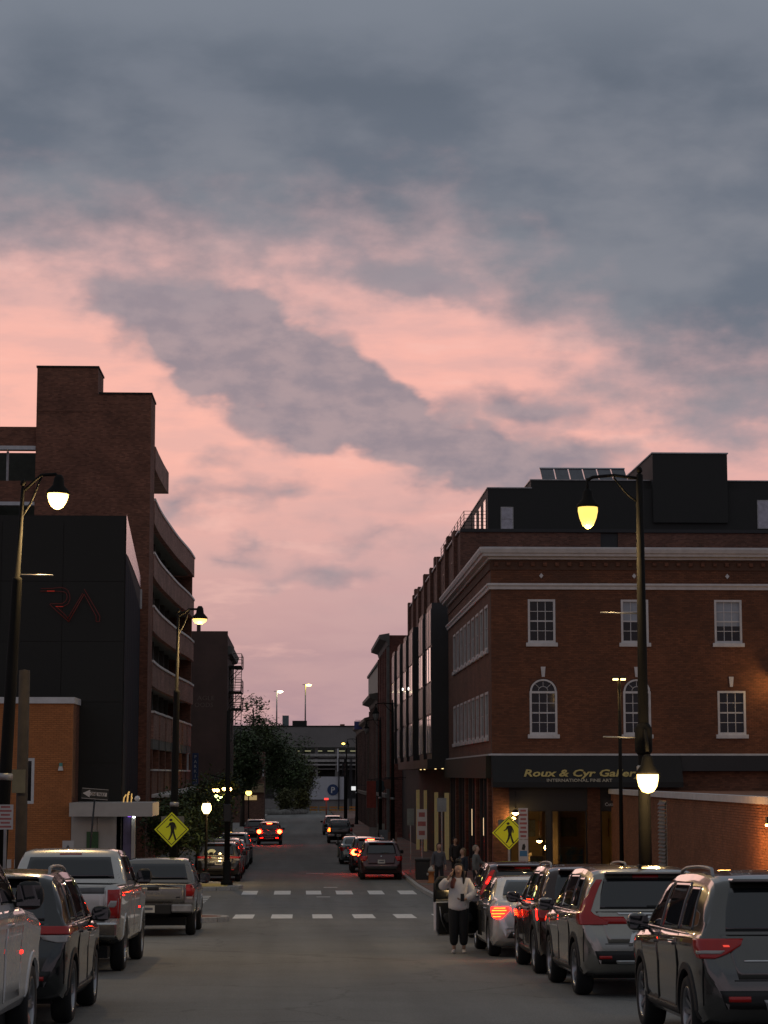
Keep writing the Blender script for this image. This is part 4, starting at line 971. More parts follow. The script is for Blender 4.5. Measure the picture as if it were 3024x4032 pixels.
# ------------------------------------------------------------------ street lamps
M_pole = mat('lamp_post_paint', (.009, .0085, .0075), .8, .0, var=.35, scale=2.5, spec=.2)
M_bowlw = lamp('sodium_bowl', (1, .58, .13), 3.2)
M_bowly = lamp('yellow_bowl', (1, .68, .15), 1.45)
M_bowlb = lamp('bright_bowl', (1, .64, .19), 6.5)
M_bowloff = mat('unlit_bowl', (.25, .25, .24), .2)
def tall_lamp(label, x, y, h, arm, m, lean=0.0, low=None, rods=(), base=.135, drop=.42, group='tall street lamps', rise=0.0, watts=0, step=None, bowl=1.0):
    t = thing('street_lamp', label, 'street lamp', (x, y, g(y)+(.13 if True else 0)-.02), group=group); t.rotation_euler = (0, lean, 0)
    MB().lathe([(base*1.7, 0), (base*1.7, .12), (base*1.35, .18), (base*1.3, .75), (base*1.05, .85), (base, 1.0)], 12).build('base', M_pole, t)
    prof = [(base*.98, 1.0), (base*.84, 3.4), (base*.72, h*.55), (base*.5, h-.05), (.001, h)] if not step else [(base*.98, 1.0), (base*.86, 3.4), (base*.70, step-.05), (base*.70, step), (.050, step+.02), (.038, h-.05), (.001, h)]
    MB().lathe(prof, 14).build('shaft', M_pole, t)
    MB().lathe([(.02, h-.03), (.06, h+.02), (.05, h+.08), (.001, h+.13)], 10).build('finial', M_pole, t)
    MB().lathe([(base*.9, h*.36), (base*1.05, h*.362), (base*1.05, h*.372), (base*.88, h*.375)], 14).build('collar', M_steel, t)
    s = 1 if arm > 0 else -1; a = abs(arm)
    b = MB(); b.tube([(0, 0, h-.12), (s*a*.5, 0, h-.06+rise*.8), (s*a*.9, 0, h-.10+rise), (s*a, 0, h-.16+rise)], .032, 7); b.tube([(0, 0, h-.62), (s*a*.25, 0, h-.42+rise*.3), (s*a*.5, 0, h-.1+rise*.8)], .02, 6); b.tube([(s*a, 0, h-.12+rise), (s*a, 0, h-drop+rise)], .028, 6)
    b.build('arm', M_pole, t)
    hd = MB().lathe([(.05, .34), (.09, .28), (.11, .14), (.21, .03), (.225, -.02), (.20, -.022)], 18).build('lamp_head', M_pole, t, loc=(s*a, 0, h-drop-.25+rise))
    if watts: glow(hd, (0, 0, -.58), watts)
    MB().lathe([(.192, -.024), (.195, -.024-.076*bowl), (.165, -.024-.216*bowl), (.11, -.024-.346*bowl), (.05, -.024-.406*bowl), (.001, -.024-.42*bowl)], 18).build('glass_bowl', m, hd)
    for z, L_ in rods:
        MB().tube([(0, 0, z), (L_, 0, z+.02)], .016, 6).build('banner_rod', M_steel, t)
    if low:
        z, dy = low
        b = MB(); b.tube([(0, 0, z+.85), (0, -.16, z+.95), (0, dy*.8, z+.75), (0, dy, z+.55)], .035, 7); b.build('bracket', M_pole, t)
        MB().lathe([(base*.9, z+.5), (base*1.25, z+.56), (base*1.25, z+1.0), (base*.8, z+1.1)], 12).build('sleeve', M_pole, t)
        h2 = MB().lathe([(.05, .5), (.10, .45), (.13, .30), (.22, .18), (.235, .13), (.20, .128)], 18).build('lamp_head', M_pole, t, loc=(0, dy, z))
        MB().lathe([(.205, .126), (.205, .04), (.175, -.10), (.11, -.20), (.001, -.235)], 18).build('glass_bowl', M_bowlb, h2); glow(h2, (0, -.75, -.30), 170)
    return t
Yl = 39.0; gl = g(Yl)+.11
hl = Z_(1910, Yl, 97)-gl
tall_lamp('leaning black street lamp with lit bowl beside the parked white car', X_(-6, Yl), Yl, hl, .66, M_bowlb, R(2.25), drop=.2, rise=.34, watts=420, step=Z_(2275, Yl, 80)-gl, bowl=.7, rods=((Z_(2262, Yl, 80)-gl, .66),))
Yr = 40.0; gr = g(Yr)+.11
tall_lamp('tall black street lamp with two lit bowls in front of the gallery', X_(2536, Yr), Yr, Z_(1860, Yr, 2500)-gr, -1.02, M_bowly, 0, watts=250, low=(Z_(3075, Yr, 2525)-gr, -.42), rods=((Z_(2416, Yr, 2490)-gr, -.80), (Z_(2905, Yr, 2500)-gr, -.78)))
Yc = 58.2; tall_lamp('lit street lamp carrying the lime walking figure sign', X_(684, Yc), Yc, Z_(2412, Yc, 700)-g(Yc)-.11, .60, M_bowlw, R(.5), base=.12, drop=.10, rise=.20, watts=330, step=Z_(2720, Yc, 700)-g(Yc)-.11, bowl=.35)
t = thing('signal_post', 'tall plain dark post on the corner with the yellow lamplit paving', 'post', (X_(897, 84.2), 84.2, g(84.2)+.11))
MB().lathe([(.24, 0), (.24, .14), (.17, .22), (.16, .9), (.12, 1.0)], 12).build('base', M_pole, t); MB().lathe([(.115, 1.0), (.10, 4), (.06, 6.9), (.001, 6.95)], 12).build('shaft', M_pole, t)
MB().box(-.16, .16, -.30, -.10, 2.5, 3.2).build('signal_box', M_dark, t, .03); MB().tube([(0, 0, 4.2), (-.7, 0, 4.35)], .03, 6).build('bracket', M_pole, t)
tall_lamp('unlit street lamp beside the black window bays', X_(1546, 124), 124, 9.0, -1.0, M_bowloff, group='unlit street lamps along the right kerb')
tall_lamp('unlit street lamp beside the old shop with the stone cornice', X_(1497, 152), 152, 9.0, -1.0, M_bowloff, group='unlit street lamps along the right kerb')
tall_lamp('unlit street lamp beside the lower old brick building', X_(1404, 226), 226, 9.2, -1.0, M_bowloff, group='unlit street lamps along the right kerb')
def globe_lamp(label, x, y, h, m, r_=.19):
    t = thing('post_lamp', label, 'street lamp', (x, y, g(y)+.11))
    MB().lathe([(.15, 0), (.15, .15), (.10, .3), (.06, .6), (.055, h-.35), (.08, h-.30), (.10, h-.2)], 12).build('post', M_pole, t)
    MB().lathe([(.10, h-.2), (r_, h-.05), (r_*1.05, h+.08), (r_*.8, h+.22), (.001, h+.26)], 16).build('globe', m, t)
    MB().lathe([(r_*.82, h+.225), (r_*.4, h+.30), (.02, h+.36), (.001, h+.42)], 12).build('cap', M_pole, t)
x, z = at(813, 3180, 88); globe_lamp('short black post lamp with bright globe beside the dark tree', x, 88, z-g(88)-.16, lamp('globe_white', (1, .80, .35), 5)); glow(C.objects[[o.name for o in C.objects if o.get('label','').startswith('short black post lamp')][0]], (.42, -.42, z-g(88)-.1), 150)
x, z = at(990, 3122, 200); globe_lamp('yellow globe post lamp in front of the restaurant', X_(990, 200)-.25, 200, z-g(200)-.16, lamp('globe_yellow', (1, .66, .12), 5), .28)
x, z = at(1352, 2927, 240); t = thing('small_street_lamp', 'small yellow lamp on a thin pole before the end garage', 'street lamp', (X_(1364, 240), 240, g(240)))
h = z-g(240); MB().tube([(0, 0, 0), (0, 0, h)], [.12, .06], 8).build('pole', M_pole, t); MB().tube([(0, 0, h-.05), (-.35, 0, h)], .04, 6).build('arm', M_pole, t); MB().lathe([(.001, -.16), (.17, -.1), (.2, .02), (.001, .08)], 12, (-.35, 0, h)).build('bulb', MATS['globe_yellow'], t)
# twin-head lot light in front of the gallery wall
Yt = 79.0; x, z = at(2438, 2672, Yt); t = thing('twin_lot_light', 'slim twin headed lot light standing before the gallery wall', 'lamp', (x, Yt, g(Yt)+.1)); h = z-g(Yt)-.1
MB().tube([(0, 0, 0), (0, 0, h+.05)], [.085, .06], 8).build('pole', M_pole, t)
for s in (-1, 1):
    hd = MB().box(s*.14-.12, s*.14+.12, -.12, .12, h, h+.08).build('lamp_head', M_dark, t, .02); MB().box(s*.14-.09, s*.14+.09, -.10, .10, h-.06, h-.001).build('lens', lamp('lot_lens', (1, .66, .24), 6), hd)
glow(t, (0, .2, h-.3), 75, (1, .58, .2))
# a wall lamp at the edge of the gallery wall, and its warm light on the brick
x, z = at(3030, 2668, 87.7); wt = thing('gallery_wall_lamp', 'amber lamp on a bracket on the gallery brick wall', 'lamp', (x, 87.3, z)); MB().tube([(0, .7, .12), (0, 0, .14), (0, 0, .05)], .02, 6).build('bracket', M_dark, wt); MB().lathe([(.05, .06), (.14, 0), (.15, -.02)], 12).build('shade', M_dark, wt); MB().lathe([(.12, -.022), (.11, -.1), (.001, -.16)], 12).build('bulb', MATS['sodium_bowl'], wt); glow(wt, (0, -.3, -.3), 40, (1, .58, .2))
# ------------------------------------------------------------------ signs
M_lime = mat('lime_sign', (.92, 1.0, .02), .5, var=.05, emit=(.5, .6, .02), estr=.0); M_signb = mat('sign_face_black', (.015, .015, .012), .6)
M_signw = mat('sign_face_white', (.50, .47, .45), .6, var=.05); M_red = mat('sign_red', (.34, .10, .09), .6); M_back = mat('sign_back', (.18, .18, .16), .5, .5, var=.15)
def diamond_sign(label, px, py, Y, d, post=True):
    x, z = at(px, py, Y); t = thing('pedestrian_sign', label, 'road sign', (x, Y, g(Y)+.11), group='walking figure signs at the crossing'); c = z-g(Y)-.11
    pl = MB().prism([(-d, c), (0, c-d), (d, c), (0, c+d)], -.016, -.010, 'y').build('plate', M_lime, t)
    b = MB(); w = .028
    for k in range(4):
        P = [(-d+.05, c), (0, c-d+.05), (d-.05, c), (0, c+d-.05)]; Q = [(-d+.05+w, c), (0, c-d+.05+w), (d-.05-w, c), (0, c+d-.05-w)]
        p0, p1, q1, q0 = P[k], P[(k+1) % 4], Q[(k+1) % 4], Q[k]; b.quad((p0[0], -.018, p0[1]), (p1[0], -.018, p1[1]), (q1[0], -.018, q1[1]), (q0[0], -.018, q0[1]))
    s = d/.5
    fig = [[(-.075, .27), (-.045, .305), (0, .305), (.025, .27), (0, .235), (-.045, .235)],
           [(-.055, .20), (.03, .215), (.085, .17), (.095, .05), (.07, -.03), (-.02, -.03), (-.035, .05)],
           [(.03, .215), (.085, .19), (.14, .07), (.13, -.01), (.105, -.005), (.105, .06), (.07, .13)],
           [(-.055, .20), (-.02, .16), (-.07, .085), (-.15, .045), (-.165, .065), (-.10, .11)],
           [(-.02, -.02), (.045, -.02), (.02, -.16), (-.06, -.30), (-.105, -.30), (-.09, -.275), (-.035, -.15)],
           [(.02, -.02), (.07, -.02), (.095, -.14), (.15, -.29), (.125, -.32), (.09, -.29), (.045, -.15)]]
    for f in fig: b.poly([(p[0]*s, -.020, c+p[1]*s) for p in f])
    b.build('walking_figure', M_signb, pl, fix=False)
    if post: MB().box(-.03, .03, -.008, .045, -.1, c+d*.8).build('post', M_steel, t)
    else: MB().box(-.10, .10, -.008, .02, c-.3, c-.26).box(-.10, .10, -.008, .02, c+.26, c+.3).build('bracket', M_steel, t)
    MB().box(-d*.62, d*.70, .05, .056, c-d*.35, c+d*.75).build('rear_plate', M_back, t)
    return t
diamond_sign('lime walking figure diamond mounted on a lit lamp post', 676, 3266, 57.9, .475, post=False)
diamond_sign('lime walking figure diamond half hidden by the white parking plates', 2004, 3279, 62.0, .50)
def plate_sign(name, label, px0, px1, py0, py1, Y, rows, post=True, tilt=0, top=0, extra=None, m=None, group=None):
    x0, z1 = at(px0, py0, Y); x1, z0 = at(px1, py1, Y); cx_ = (x0+x1)/2; gy = g(Y)+.11
    t = thing(name, label, 'sign', (cx_, Y, gy), tilt, group); w = (x1-x0)/2; a, c = z0-gy, z1-gy
    pl = MB().box(-w, w, -.012, -.006, a, c).build('plate', m or M_signw, t, .0)
    b = MB()
    for k in range(rows):
        zz = c-(k+.6)*(c-a)/(rows+.3); hh = (c-a)/(rows+.3)*.25
        ww = w*(.78 if k % 2 else .6); b.quad((-ww, -.0125, zz-hh), (ww, -.0125, zz-hh), (ww, -.0125, zz+hh), (-ww, -.0125, zz+hh))
    if rows: b.build('printed_rows', M_red, pl, fix=False)
    if post: MB().box(-.025, .025, -.004, .035, -.1, c-.02+top).build('post', M_steel, t)
    if extra: extra(t, w, a, c)
    return t
def ada(t, w, a, c):
    h = .58; pl = MB().box(-w*1.02, w*1.02, -.014, -.008, a-h, a-.015).build('plate', M_signw, t)
    MB().box(-w*.8, w*.8, -.016, -.0145, a-h+.12, a-h+.27).build('blue_band', mat('band_blue', (.05, .17, .30), .5), pl)
    MB().prism([(-.05, a-.28), (-.02, a-.14), (.03, a-.12), (.06, a-.2), (.03, a-.3)], -.016, -.0145, 'y').build('wheelchair_mark', M_signb, pl)
    st = MB().box(-w*.42, w*.42, -.014, -.008, a-h-.42, a-h-.03).build('plate', M_signw, t); MB().lathe([(w*.26, 0), (w*.26, .004), (.001, .004)], 12, (0, -.019, a-h-.2), 'y').build('yellow_mark', mat('sticker_yellow', (.6, .42, .05), .5), st)
plate_sign('parking_sign', 'stack of white parking plates with red print and a blue band', 2041, 2079, 3182, 3304, 57.0, 7, extra=ada)
plate_sign('parking_sign', 'white parking plate with red print on the leaning lamp', -8, 51, 3168, 3266, 37.6, 6)
plate_sign('parking_sign', 'pale parking plate with red print on a thin post near the litter bin', 1641, 1681, 3186, 3305, 93, 3)
plate_sign('regulation_sign', 'plain grey sign plate on a post by the lit pilasters', 1721, 1758, 3142, 3196, 92.5, 0, m=mat('plain_grey_sign', (.26, .28, .29), .6))
plate_sign('regulation_sign', 'grey green sign plate on the dark post beside the dark parked car', 1603, 1630, 3184, 3250, 96, 0, m=mat('grey_green_sign', (.20, .22, .20), .6))
t = plate_sign('white_square_sign', 'small white square sign with dark triangle behind the silver pickup', 246, 290, 3310, 3352, 76, 0)
MB().prism([(-.12, .0), (.12, 0), (.0, .2)], -.018, -.0125, 'y').build('triangle', mat('triangle_grey', (.08, .09, .10), .6), t, loc=(0, 0, Z_(3348, 76, 265)-g(76)-.11))
for px0, px1, lab in ((20, 44, 'white card sign pinned low on the orange brick'), (56, 86, 'white card sign beside the utility pole')): plate_sign('card_sign', lab, px0, px1, 3384, 3418, 80.9, 0, post=True)
# one way sign on its leaning post
Yw = 71.0; x0, z1 = at(306, 3104, Yw); x1, z0 = at(411, 3146, Yw); cx_ = (x0+x1)/2
t = thing('one_way_sign', 'black one way arrow sign on a leaning post', 'road sign', (X_(345, Yw), Yw, g(Yw)+.1)); t.rotation_euler = (0, R(4.2), 0)
c = (z0+z1)/2-g(Yw)-.1; w = (x1-x0)/2; hh = (z1-z0)/2
MB().tube([(0, 0, -.1), (0, 0, c+hh)], .032, 8).build('post', M_dark, t)
pl = MB().box(-w, w, -.06, -.045, c-hh, c+hh).build('plate', M_signb, t)
b = MB(); b.prism([(-w+.04, c), (-w+.28, c-hh*.72), (-w+.28, c-hh*.34), (w-.05, c-hh*.34), (w-.05, c+hh*.34), (-w+.28, c+hh*.34), (-w+.28, c+hh*.72)], -.066, -.061, 'y'); ar = b.build('arrow', M_signw, pl)
text('lettering', 'ONE WAY', M_signb, ar, (-w+.30, -.068, c-.055), .15, wid=w*2-.39, ext=.002, off=.004)
b = MB()
for z_ in (c-hh+.012, c+hh-.012): b.box(-w+.01, w-.01, -.063, -.061, z_-.006, z_+.006)
b.build('border', M_signw, pl)
# grey utility pole with a sign back on it
Yu = 44.0; x, z = at(88, 3080, Yu)
t = thing('utility_pole', 'weathered grey utility pole behind the leaning street lamp', 'pole', (X_(88, Yu), Yu, g(Yu)+.1))
MB().lathe([(.125, -.1), (.12, 2.0), (.115, Z_(2640, Yu, 90)-g(Yu)-.1), (.001, Z_(2636, Yu, 90)-g(Yu)-.1)], 12).build('shaft', mat('weathered_wood', (.038, .031, .026), .9, var=.35, scale=5, bump=.4, bscale=25), t)
t = thing('sign_back', 'blank grey back of a sign on the utility pole', 'sign', (X_(78, Yu), Yu-.16, 0)); MB().box(-.14, .14, -.01, 0, Z_(3122, Yu, 80), Z_(3030, Yu, 80)).build('plate', mat('olive_back', (.10, .10, .075), .6), t, .0); MB().box(-.03, .03, .0, .05, Z_(3090, Yu, 80), Z_(3070, Yu, 80)).build('clamp', M_steel, t)
# litter bin, hydrant
x = X_(1662, 89); t = thing('litter_bin', 'square black litter bin near the orange hydrant', 'litter bin', (x, 89, g(89)+.12))
MB().prism([(-.27, 0), (.27, 0), (.31, .78), (-.31, .78)], -.28, .28, 'y').build('body', mat('bin_black', (.012, .013, .013), .6), t, .02)
MB().box(-.33, .33, -.31, .31, .78, .88).build('lid', MATS['bin_black'], t, .03)
for k in range(5): MB().box(-.24+k*.115, -.22+k*.115, -.29, -.281, .08, .72).build('rib', M_dark, t)
x = X_(1697, 85.5); t = thing('fire_hydrant', 'orange fire hydrant with pale cap near the litter bin', 'hydrant', (x, 85.5, g(85.5)+.12))
MB().lathe([(.16, 0), (.16, .05), (.11, .08), (.11, .42), (.14, .44), (.14, .48)], 14).build('barrel', mat('hydrant_orange', (.42, .15, .04), .6), t)
MB().lathe([(.14, .48), (.13, .55), (.07, .64), (.03, .66), (.03, .70), (.001, .70)], 14).build('cap', mat('hydrant_cap', (.45, .42, .36), .6), t)
for s in (-1, 1): MB().lathe([(.055, 0), (.06, .07), (.001, .07)], 10, (0, 0, .36), 'x').build('nozzle', MATS['hydrant_cap'], t, loc=(s*.11, 0, 0)).scale = (s, 1, 1)
# banners, hanging signs and a signal farther down the right side
def hanging(name, label, px, py, Y, w, h, m, rnd=False, group=None):
    x, z = at(px, py, Y); t = thing(name, label, 'sign', (x, Y, z), group=group)
    if rnd: MB().lathe([(w, 0), (w, .06), (.001, .06)], 20, (0, -.03, 0), 'y').build('disc', m, t)
    else: MB().box(-w, w, -.03, .03, -h, h).build('panel', m, t)
    MB().tube([(-w*.8, 0, h+.12), (7.35-x, 0, h+.12)], .025, 6).build('bracket', M_dark, t); MB().tube([(0, 0, h), (0, 0, h+.12)], .02, 5).build('hanger', M_dark, t)
hanging('banner', 'red hanging banner over the shop pavement', 1462, 3128, 150, .33, .95, mat('banner_red', (.30, .055, .04), .7))
hanging('round_sign', 'dark teal round hanging sign over the shop pavement', 1494, 3096, 158, .48, .48, mat('sign_teal', (.03, .06, .065), .6), True)
hanging('round_sign', 'brick red round hanging sign over the shop pavement', 1531, 3088, 146, .34, .34, mat('sign_rust', (.17, .075, .055), .6), True)
hanging('banner', 'deep blue flag on a bracket high on the long dark brick building', 1414, 2856, 235, .55, .45, mat('flag_blue', (.06, .07, .20), .7))
hanging('lit_sign', 'small glowing white sign on the end building', 1392, 3104, 215, .22, .2, lamp('sign_glow', (1, 1, 1), .8))
for k, (px, py, Y, cc) in enumerate(((1470, 3215, 160, (.30, .27, .24)), (1510, 3230, 150, (.22, .24, .26)), (1545, 3260, 140, (.28, .14, .10)), (1500, 3190, 175, (.30, .27, .22)))):
    x, z = at(px, py, Y); t = thing('sandwich_board', ('cream', 'slate', 'rust', 'tan')[k]+' standing board on the pavement by the old shops', 'sign', (max(5.3, x), Y, g(Y)+.12))
    for s in (-1, 1):
        b = MB(); b.quad((-.3, s*.25, 0), (.3, s*.25, 0), (.3, s*.02, 1.05), (-.3, s*.02, 1.05)); b.quad((-.3, s*.23, 0), (.3, s*.23, 0), (.3, s*.0, 1.05), (-.3, s*.0, 1.05)); b.build('board', mat('board_%d' % k, cc, .7), t, fix=False)
x, z = at(1358, 3030, 262); t = thing('traffic_signal', 'dark traffic signal on a pole before the end garage', 'traffic light', (x, 262, g(262)))
MB().tube([(0, 0, 0), (0, 0, z-g(262)+1.3)], .12, 8).build('pole', M_pole, t); hb = MB().box(-.35, .35, -.25, .1, z-g(262)-.9, z-g(262)+.9).build('housing', M_dark, t)
for k in range(3): MB().lathe([(.2, 0), (.2, .04), (.001, .05)], 12, (0, -.31, z-g(262)-.55+k*.55), 'y').build('lens', mat('dark_lens', (.04, .02, .02), .3), hb)
x, z = at(1285, 3146, 300); t = thing('no_entry_signal', 'small lit red signal in front of the blue parking symbol', 'traffic light', (x, 300, g(300)))
MB().tube([(0, 0, 0), (0, 0, z-g(300)-.2)], .1, 8).build('pole', mat('rust_pole', (.3, .08, .05), .6), t); MB().box(-.3, .3, -.1, .1, z-g(300)-.14, z-g(300)+.14).build('lens', lamp('signal_red', (1, .06, .05), 1.5), t)
# works barriers and a stone wall at the far end
for k in range(5):
    t = thing('works_barrier', 'orange and yellow works barrier across the end of the street', 'barrier', (X_(1235, 318)+k*1.5, 318, g(318)), group='works barriers at the end of the street')
    m = mat('barrier_orange', (.50, .20, .04), .6)
    for z_ in (.35, .75): MB().box(-.62, .62, -.03, .03, z_, z_+.25).build('board', m, t)
    for s in (-.5, .5): MB().box(s-.04, s+.04, -.2, .2, 0, 1.05).build('leg', M_yel, t)
for k in range(14):
    x = -4.6+k*.40; r_ = random.Random(k)
    s_ = r_.uniform(.8, 1.15); b = MB(); b.lathe([(.35*s_, 0), (.5*s_, .2), (.46*s_, .55*s_), (.25*s_, .75*s_), (.001, .8*s_)], 7); o = b.build('boulder', M_stone, None, loc=(x, 300.6+max(0,k-4)*.9+r_.uniform(-.2, .2), g(305)-.05)); o.rotation_euler = (0, 0, k); tag(o, 'grey boulder in the row edging the planting bed', 'boulder', 'boulders edging the street end')
# ------------------------------------------------------------------ vehicles: a lofted body, everything else laid on its surface
def pchip(pts):
    xs = [p[0] for p in pts]; ys = [p[1] for p in pts]; n = len(xs); h = [xs[i+1]-xs[i] for i in range(n-1)]; d = [(ys[i+1]-ys[i])/h[i] for i in range(n-1)]
    m = [d[0]]+[0 if d[i-1]*d[i] <= 0 else 2*d[i-1]*d[i]/(d[i-1]+d[i]) for i in range(1, n-1)]+[d[-1]]
    def f(x):
        if x <= xs[0]: return ys[0]
        if x >= xs[-1]: return ys[-1]
        i = next(k for k in range(n-1) if x <= xs[k+1]); t = (x-xs[i])/h[i]
        return (2*t**3-3*t*t+1)*ys[i]+(t**3-2*t*t+t)*h[i]*m[i]+(-2*t**3+3*t*t)*ys[i+1]+(t**3-t*t)*h[i]*m[i+1]
    return f
def ring_pts(w, zb, be, zt, tum):
    be = min(be, zt-.05); h = zt-be; rc = min(.11, h*.55); wr = w*.945-tum*max(h-.06, 0)
    c = [(0, zb), (w*.78, zb), (w*.93, zb+.03), (w*.985, zb+.13), (w*.990, zb+(be-zb)*.42), (w*.988, zb+(be-zb)*.66), (w*1.006, be-.10), (w*.992, be-.035), (w*.962, be), (w*.945, be+min(.03, h*.3)),
         (w*.945-tum*h*.45, be+h*.5), (wr, zt-rc), (wr-rc*.45, zt-rc*.32), (wr-rc*1.3, zt-rc*.06-.004), (wr*.5, zt+.0), (0, zt+.006)]
    out = []
    for i in range(len(c)-1):
        p0, p1, p2, p3 = c[max(i-1, 0)], c[i], c[i+1], c[min(i+2, len(c)-1)]
        for k in range(3):
            t = k/3; out.append(tuple(.5*((2*b)+(-a+cc)*t*.6+(2*a*.6-5*b*.6-b*.8+4*cc*.6+cc*1.2-d*.6)*t*t*0+0) if False else b+(cc-b)*(t*t*(3-2*t)*.25+t*.75) for a, b, cc, d in zip(p0, p1, p2, p3)))
    return out+[c[-1]]
def loft(sp):
    L_ = sp['L']; zt, be, wd_, zb = pchip(sp['top']), pchip(sp['belt']), pchip(sp['wid']), pchip(sp['bot'])
    ys = sorted({round(x, 4) for x in [i*.035 for i in range(int(.9/.035))]+[.9+i*(L_-1.6)/26 for i in range(27)]+[L_-.7+i*.05 for i in range(15)]+[p[0] for p in sp['top']] if 0 <= x <= L_})
    b = MB(); b.smooth = True; n = None
    for y in ys:
        half = ring_pts(wd_(y), zb(y), be(y), zt(y), sp.get('tum', .3)); ring = half+[(-x, z) for x, z in half[-2:0:-1]]; n = len(ring)
        for x, z in ring: b.vert(x, y, z)
    for i in range(len(ys)-1):
        for j in range(n): b.face(i*n+j, i*n+(j+1) % n, (i+1)*n+(j+1) % n, (i+1)*n+j)
    b.face(*range(n)); e = (len(ys)-1)*n; b.face(*[e+j for j in range(n)][::-1])
    return b
def boolean_cut(o, cutter):
    m = o.modifiers.new('cut', 'BOOLEAN'); m.operation = 'DIFFERENCE'; m.object = cutter; m.solver = 'EXACT'
    dg = bpy.context.evaluated_depsgraph_get(); me = bpy.data.meshes.new_from_object(o.evaluated_get(dg)); o.modifiers.clear()
    old = o.data; o.data = me; bpy.data.meshes.remove(old); bpy.data.objects.remove(cutter)
M_rubber = mat('tyre_rubber', (.012, .012, .012), .85); M_alloy = mat('alloy_rim', (.36, .36, .37), .3, .9, var=.1); M_plast = mat('black_plastic', (.010, .010, .010), .6, var=.2)
M_cglass = mat('car_glass', (.010, .012, .014), .03, spec=1.0, var=.1); M_chrome = mat('chrome', (.6, .6, .6), .12, 1.0, var=.05)
M_tail = mat('tail_lens', (.40, .008, .006), .2, coat=.25, var=.1); M_tailc = mat('clear_lens', (.35, .32, .30), .12, coat=1)
M_lit = lamp('tail_lit', (1, .005, .003), 14.0); M_litb = lamp('tail_bright', (1, .022, .005), 90.0); M_lity = lamp('tail_led', (1, .11, .010), 9.0)
M_plate = mat('number_plate', (.52, .52, .48), .5); M_well = mat('wheel_well', (.006, .006, .006), .95)
def paint(n, c, metal=.35, r_=.30): return mat('paint_'+n, c, r_, metal, var=.06, scale=1.2, coat=1.0, dirt=((.05, .045, .04), 2.5, .18))
WHEEL = {}
def wheel_mesh(r_, spokes, w=.225):
    k = (r_, spokes)
    if k in WHEEL: return WHEEL[k]
    ri = r_*.68
    t = MB().lathe([(ri, -w/2+.01), (ri+.03, -w/2), (r_-.035, -w/2), (r_-.008, -w/2+.03), (r_, -w*.2), (r_, w*.2), (r_-.008, w/2-.03), (r_-.035, w/2), (ri+.03, w/2), (ri, w/2-.01)], 30, ax='x', caps=False).build('wheel', M_rubber)
    b = MB(); b.lathe([(ri+.004, -w/2+.012), (ri+.004, w/2-.012), (ri-.012, w/2-.006), (ri-.02, w/2-.03), (ri-.022, -w/2+.03)], 30, ax='x', caps=False)
    b.lathe([(.001, w/2-.05), (.045, w/2-.045), (.06, w/2-.06), (.07, w/2-.09)], 14, ax='x', caps=False)
    for s in range(spokes):
        a = 2*math.pi*s/spokes
        for da in (-.13, .13) if spokes <= 6 else (0,):
            p = [];
            for rr, ww, dx in ((.05, .024, w/2-.06), (ri-.01, .020, w/2-.022)):
                for q in (-1, 1):
                    an = a+(da if rr > .1 else da*.4); cx_, cz = rr*math.cos(an), rr*math.sin(an); tx, tz = -math.sin(an), math.cos(an)
                    p += [(dx, cx_+tx*q*ww, cz+tz*q*ww), (dx-.035, cx_+tx*q*ww, cz+tz*q*ww)]
            k0 = len(b.v); b.v += p
            for f in ((0, 2, 6, 4), (1, 5, 7, 3), (0, 4, 5, 1), (2, 3, 7, 6)): b.face(*[k0+i for i in f])
    rm = b.build('rim', M_alloy)
    d = MB().lathe([(.001, -.02), (ri-.03, -.02), (ri-.03, .0), (.001, .0)], 24, ax='x').build('brake', M_well)
    WHEEL[k] = (t.data, rm.data, d.data)
    for o in (t, rm, d): bpy.data.objects.remove(o)
    return WHEEL[k]
def view_dir(view):
    if view == 'rear': return Vector((0, 1, 0)), lambda a, z: Vector((a, -4, z))
    if view == 'front': return Vector((0, -1, 0)), lambda a, z: Vector((a, 12, z))
    if view == 'left': return Vector((1, 0, 0)), lambda a, z: Vector((-4, a, z))
    if view == 'right': return Vector((-1, 0, 0)), lambda a, z: Vector((4, a, z))
    s, th = view; th = R(th); d = Vector((-s*math.sin(th), math.cos(th), 0)); e = Vector((s*math.cos(th), math.sin(th), 0))
    return d, lambda a, z: e*a-d*4+Vector((0, 0, z))
def patch(bvh, view, rows, nu=8, nv=3, off=.005, skirt=.02):
    """lay a shape on the body; rows = (z, a0, a1) from bottom to top"""
    d, org = view_dir(view); R_ = []
    for (z0, a0, a1), (z1, b0, b1) in zip(rows, rows[1:]):
        for k in range(nv): t = k/nv; R_.append((z0+(z1-z0)*t, a0+(b0-a0)*t, a1+(b1-a1)*t))
    R_.append(rows[-1]); b = MB(); b.smooth = True; nrm = []
    for z, a0, a1 in R_:
        for i in range(nu+1):
            o = org(a0+(a1-a0)*i/nu, z); hit, nn, _, _ = bvh.ray_cast(o, d)
            if hit is None: hit, nn, _, _ = bvh.find_nearest(o+d*3.6)
            if nn.dot(d) > 0: nn = -nn
            b.v.append(tuple(hit+nn*off)); nrm.append(nn)
    w = nu+1; nr = len(R_)
    for j in range(nr-1):
        for i in range(nu): b.face(j*w+i, j*w+i+1, (j+1)*w+i+1, (j+1)*w+i)
    loop = [i for i in range(w)]+[j*w+nu for j in range(1, nr)]+[(nr-1)*w+i for i in range(nu-1, -1, -1)]+[j*w for j in range(nr-2, 0, -1)]
    b.smooth = False; k0 = len(b.v)
    for i in loop: b.v.append(tuple(Vector(b.v[i])-nrm[i]*(off+skirt)))
    for q in range(len(loop)): b.face(loop[q], loop[(q+1) % len(loop)], k0+(q+1) % len(loop), k0+q)
    return b
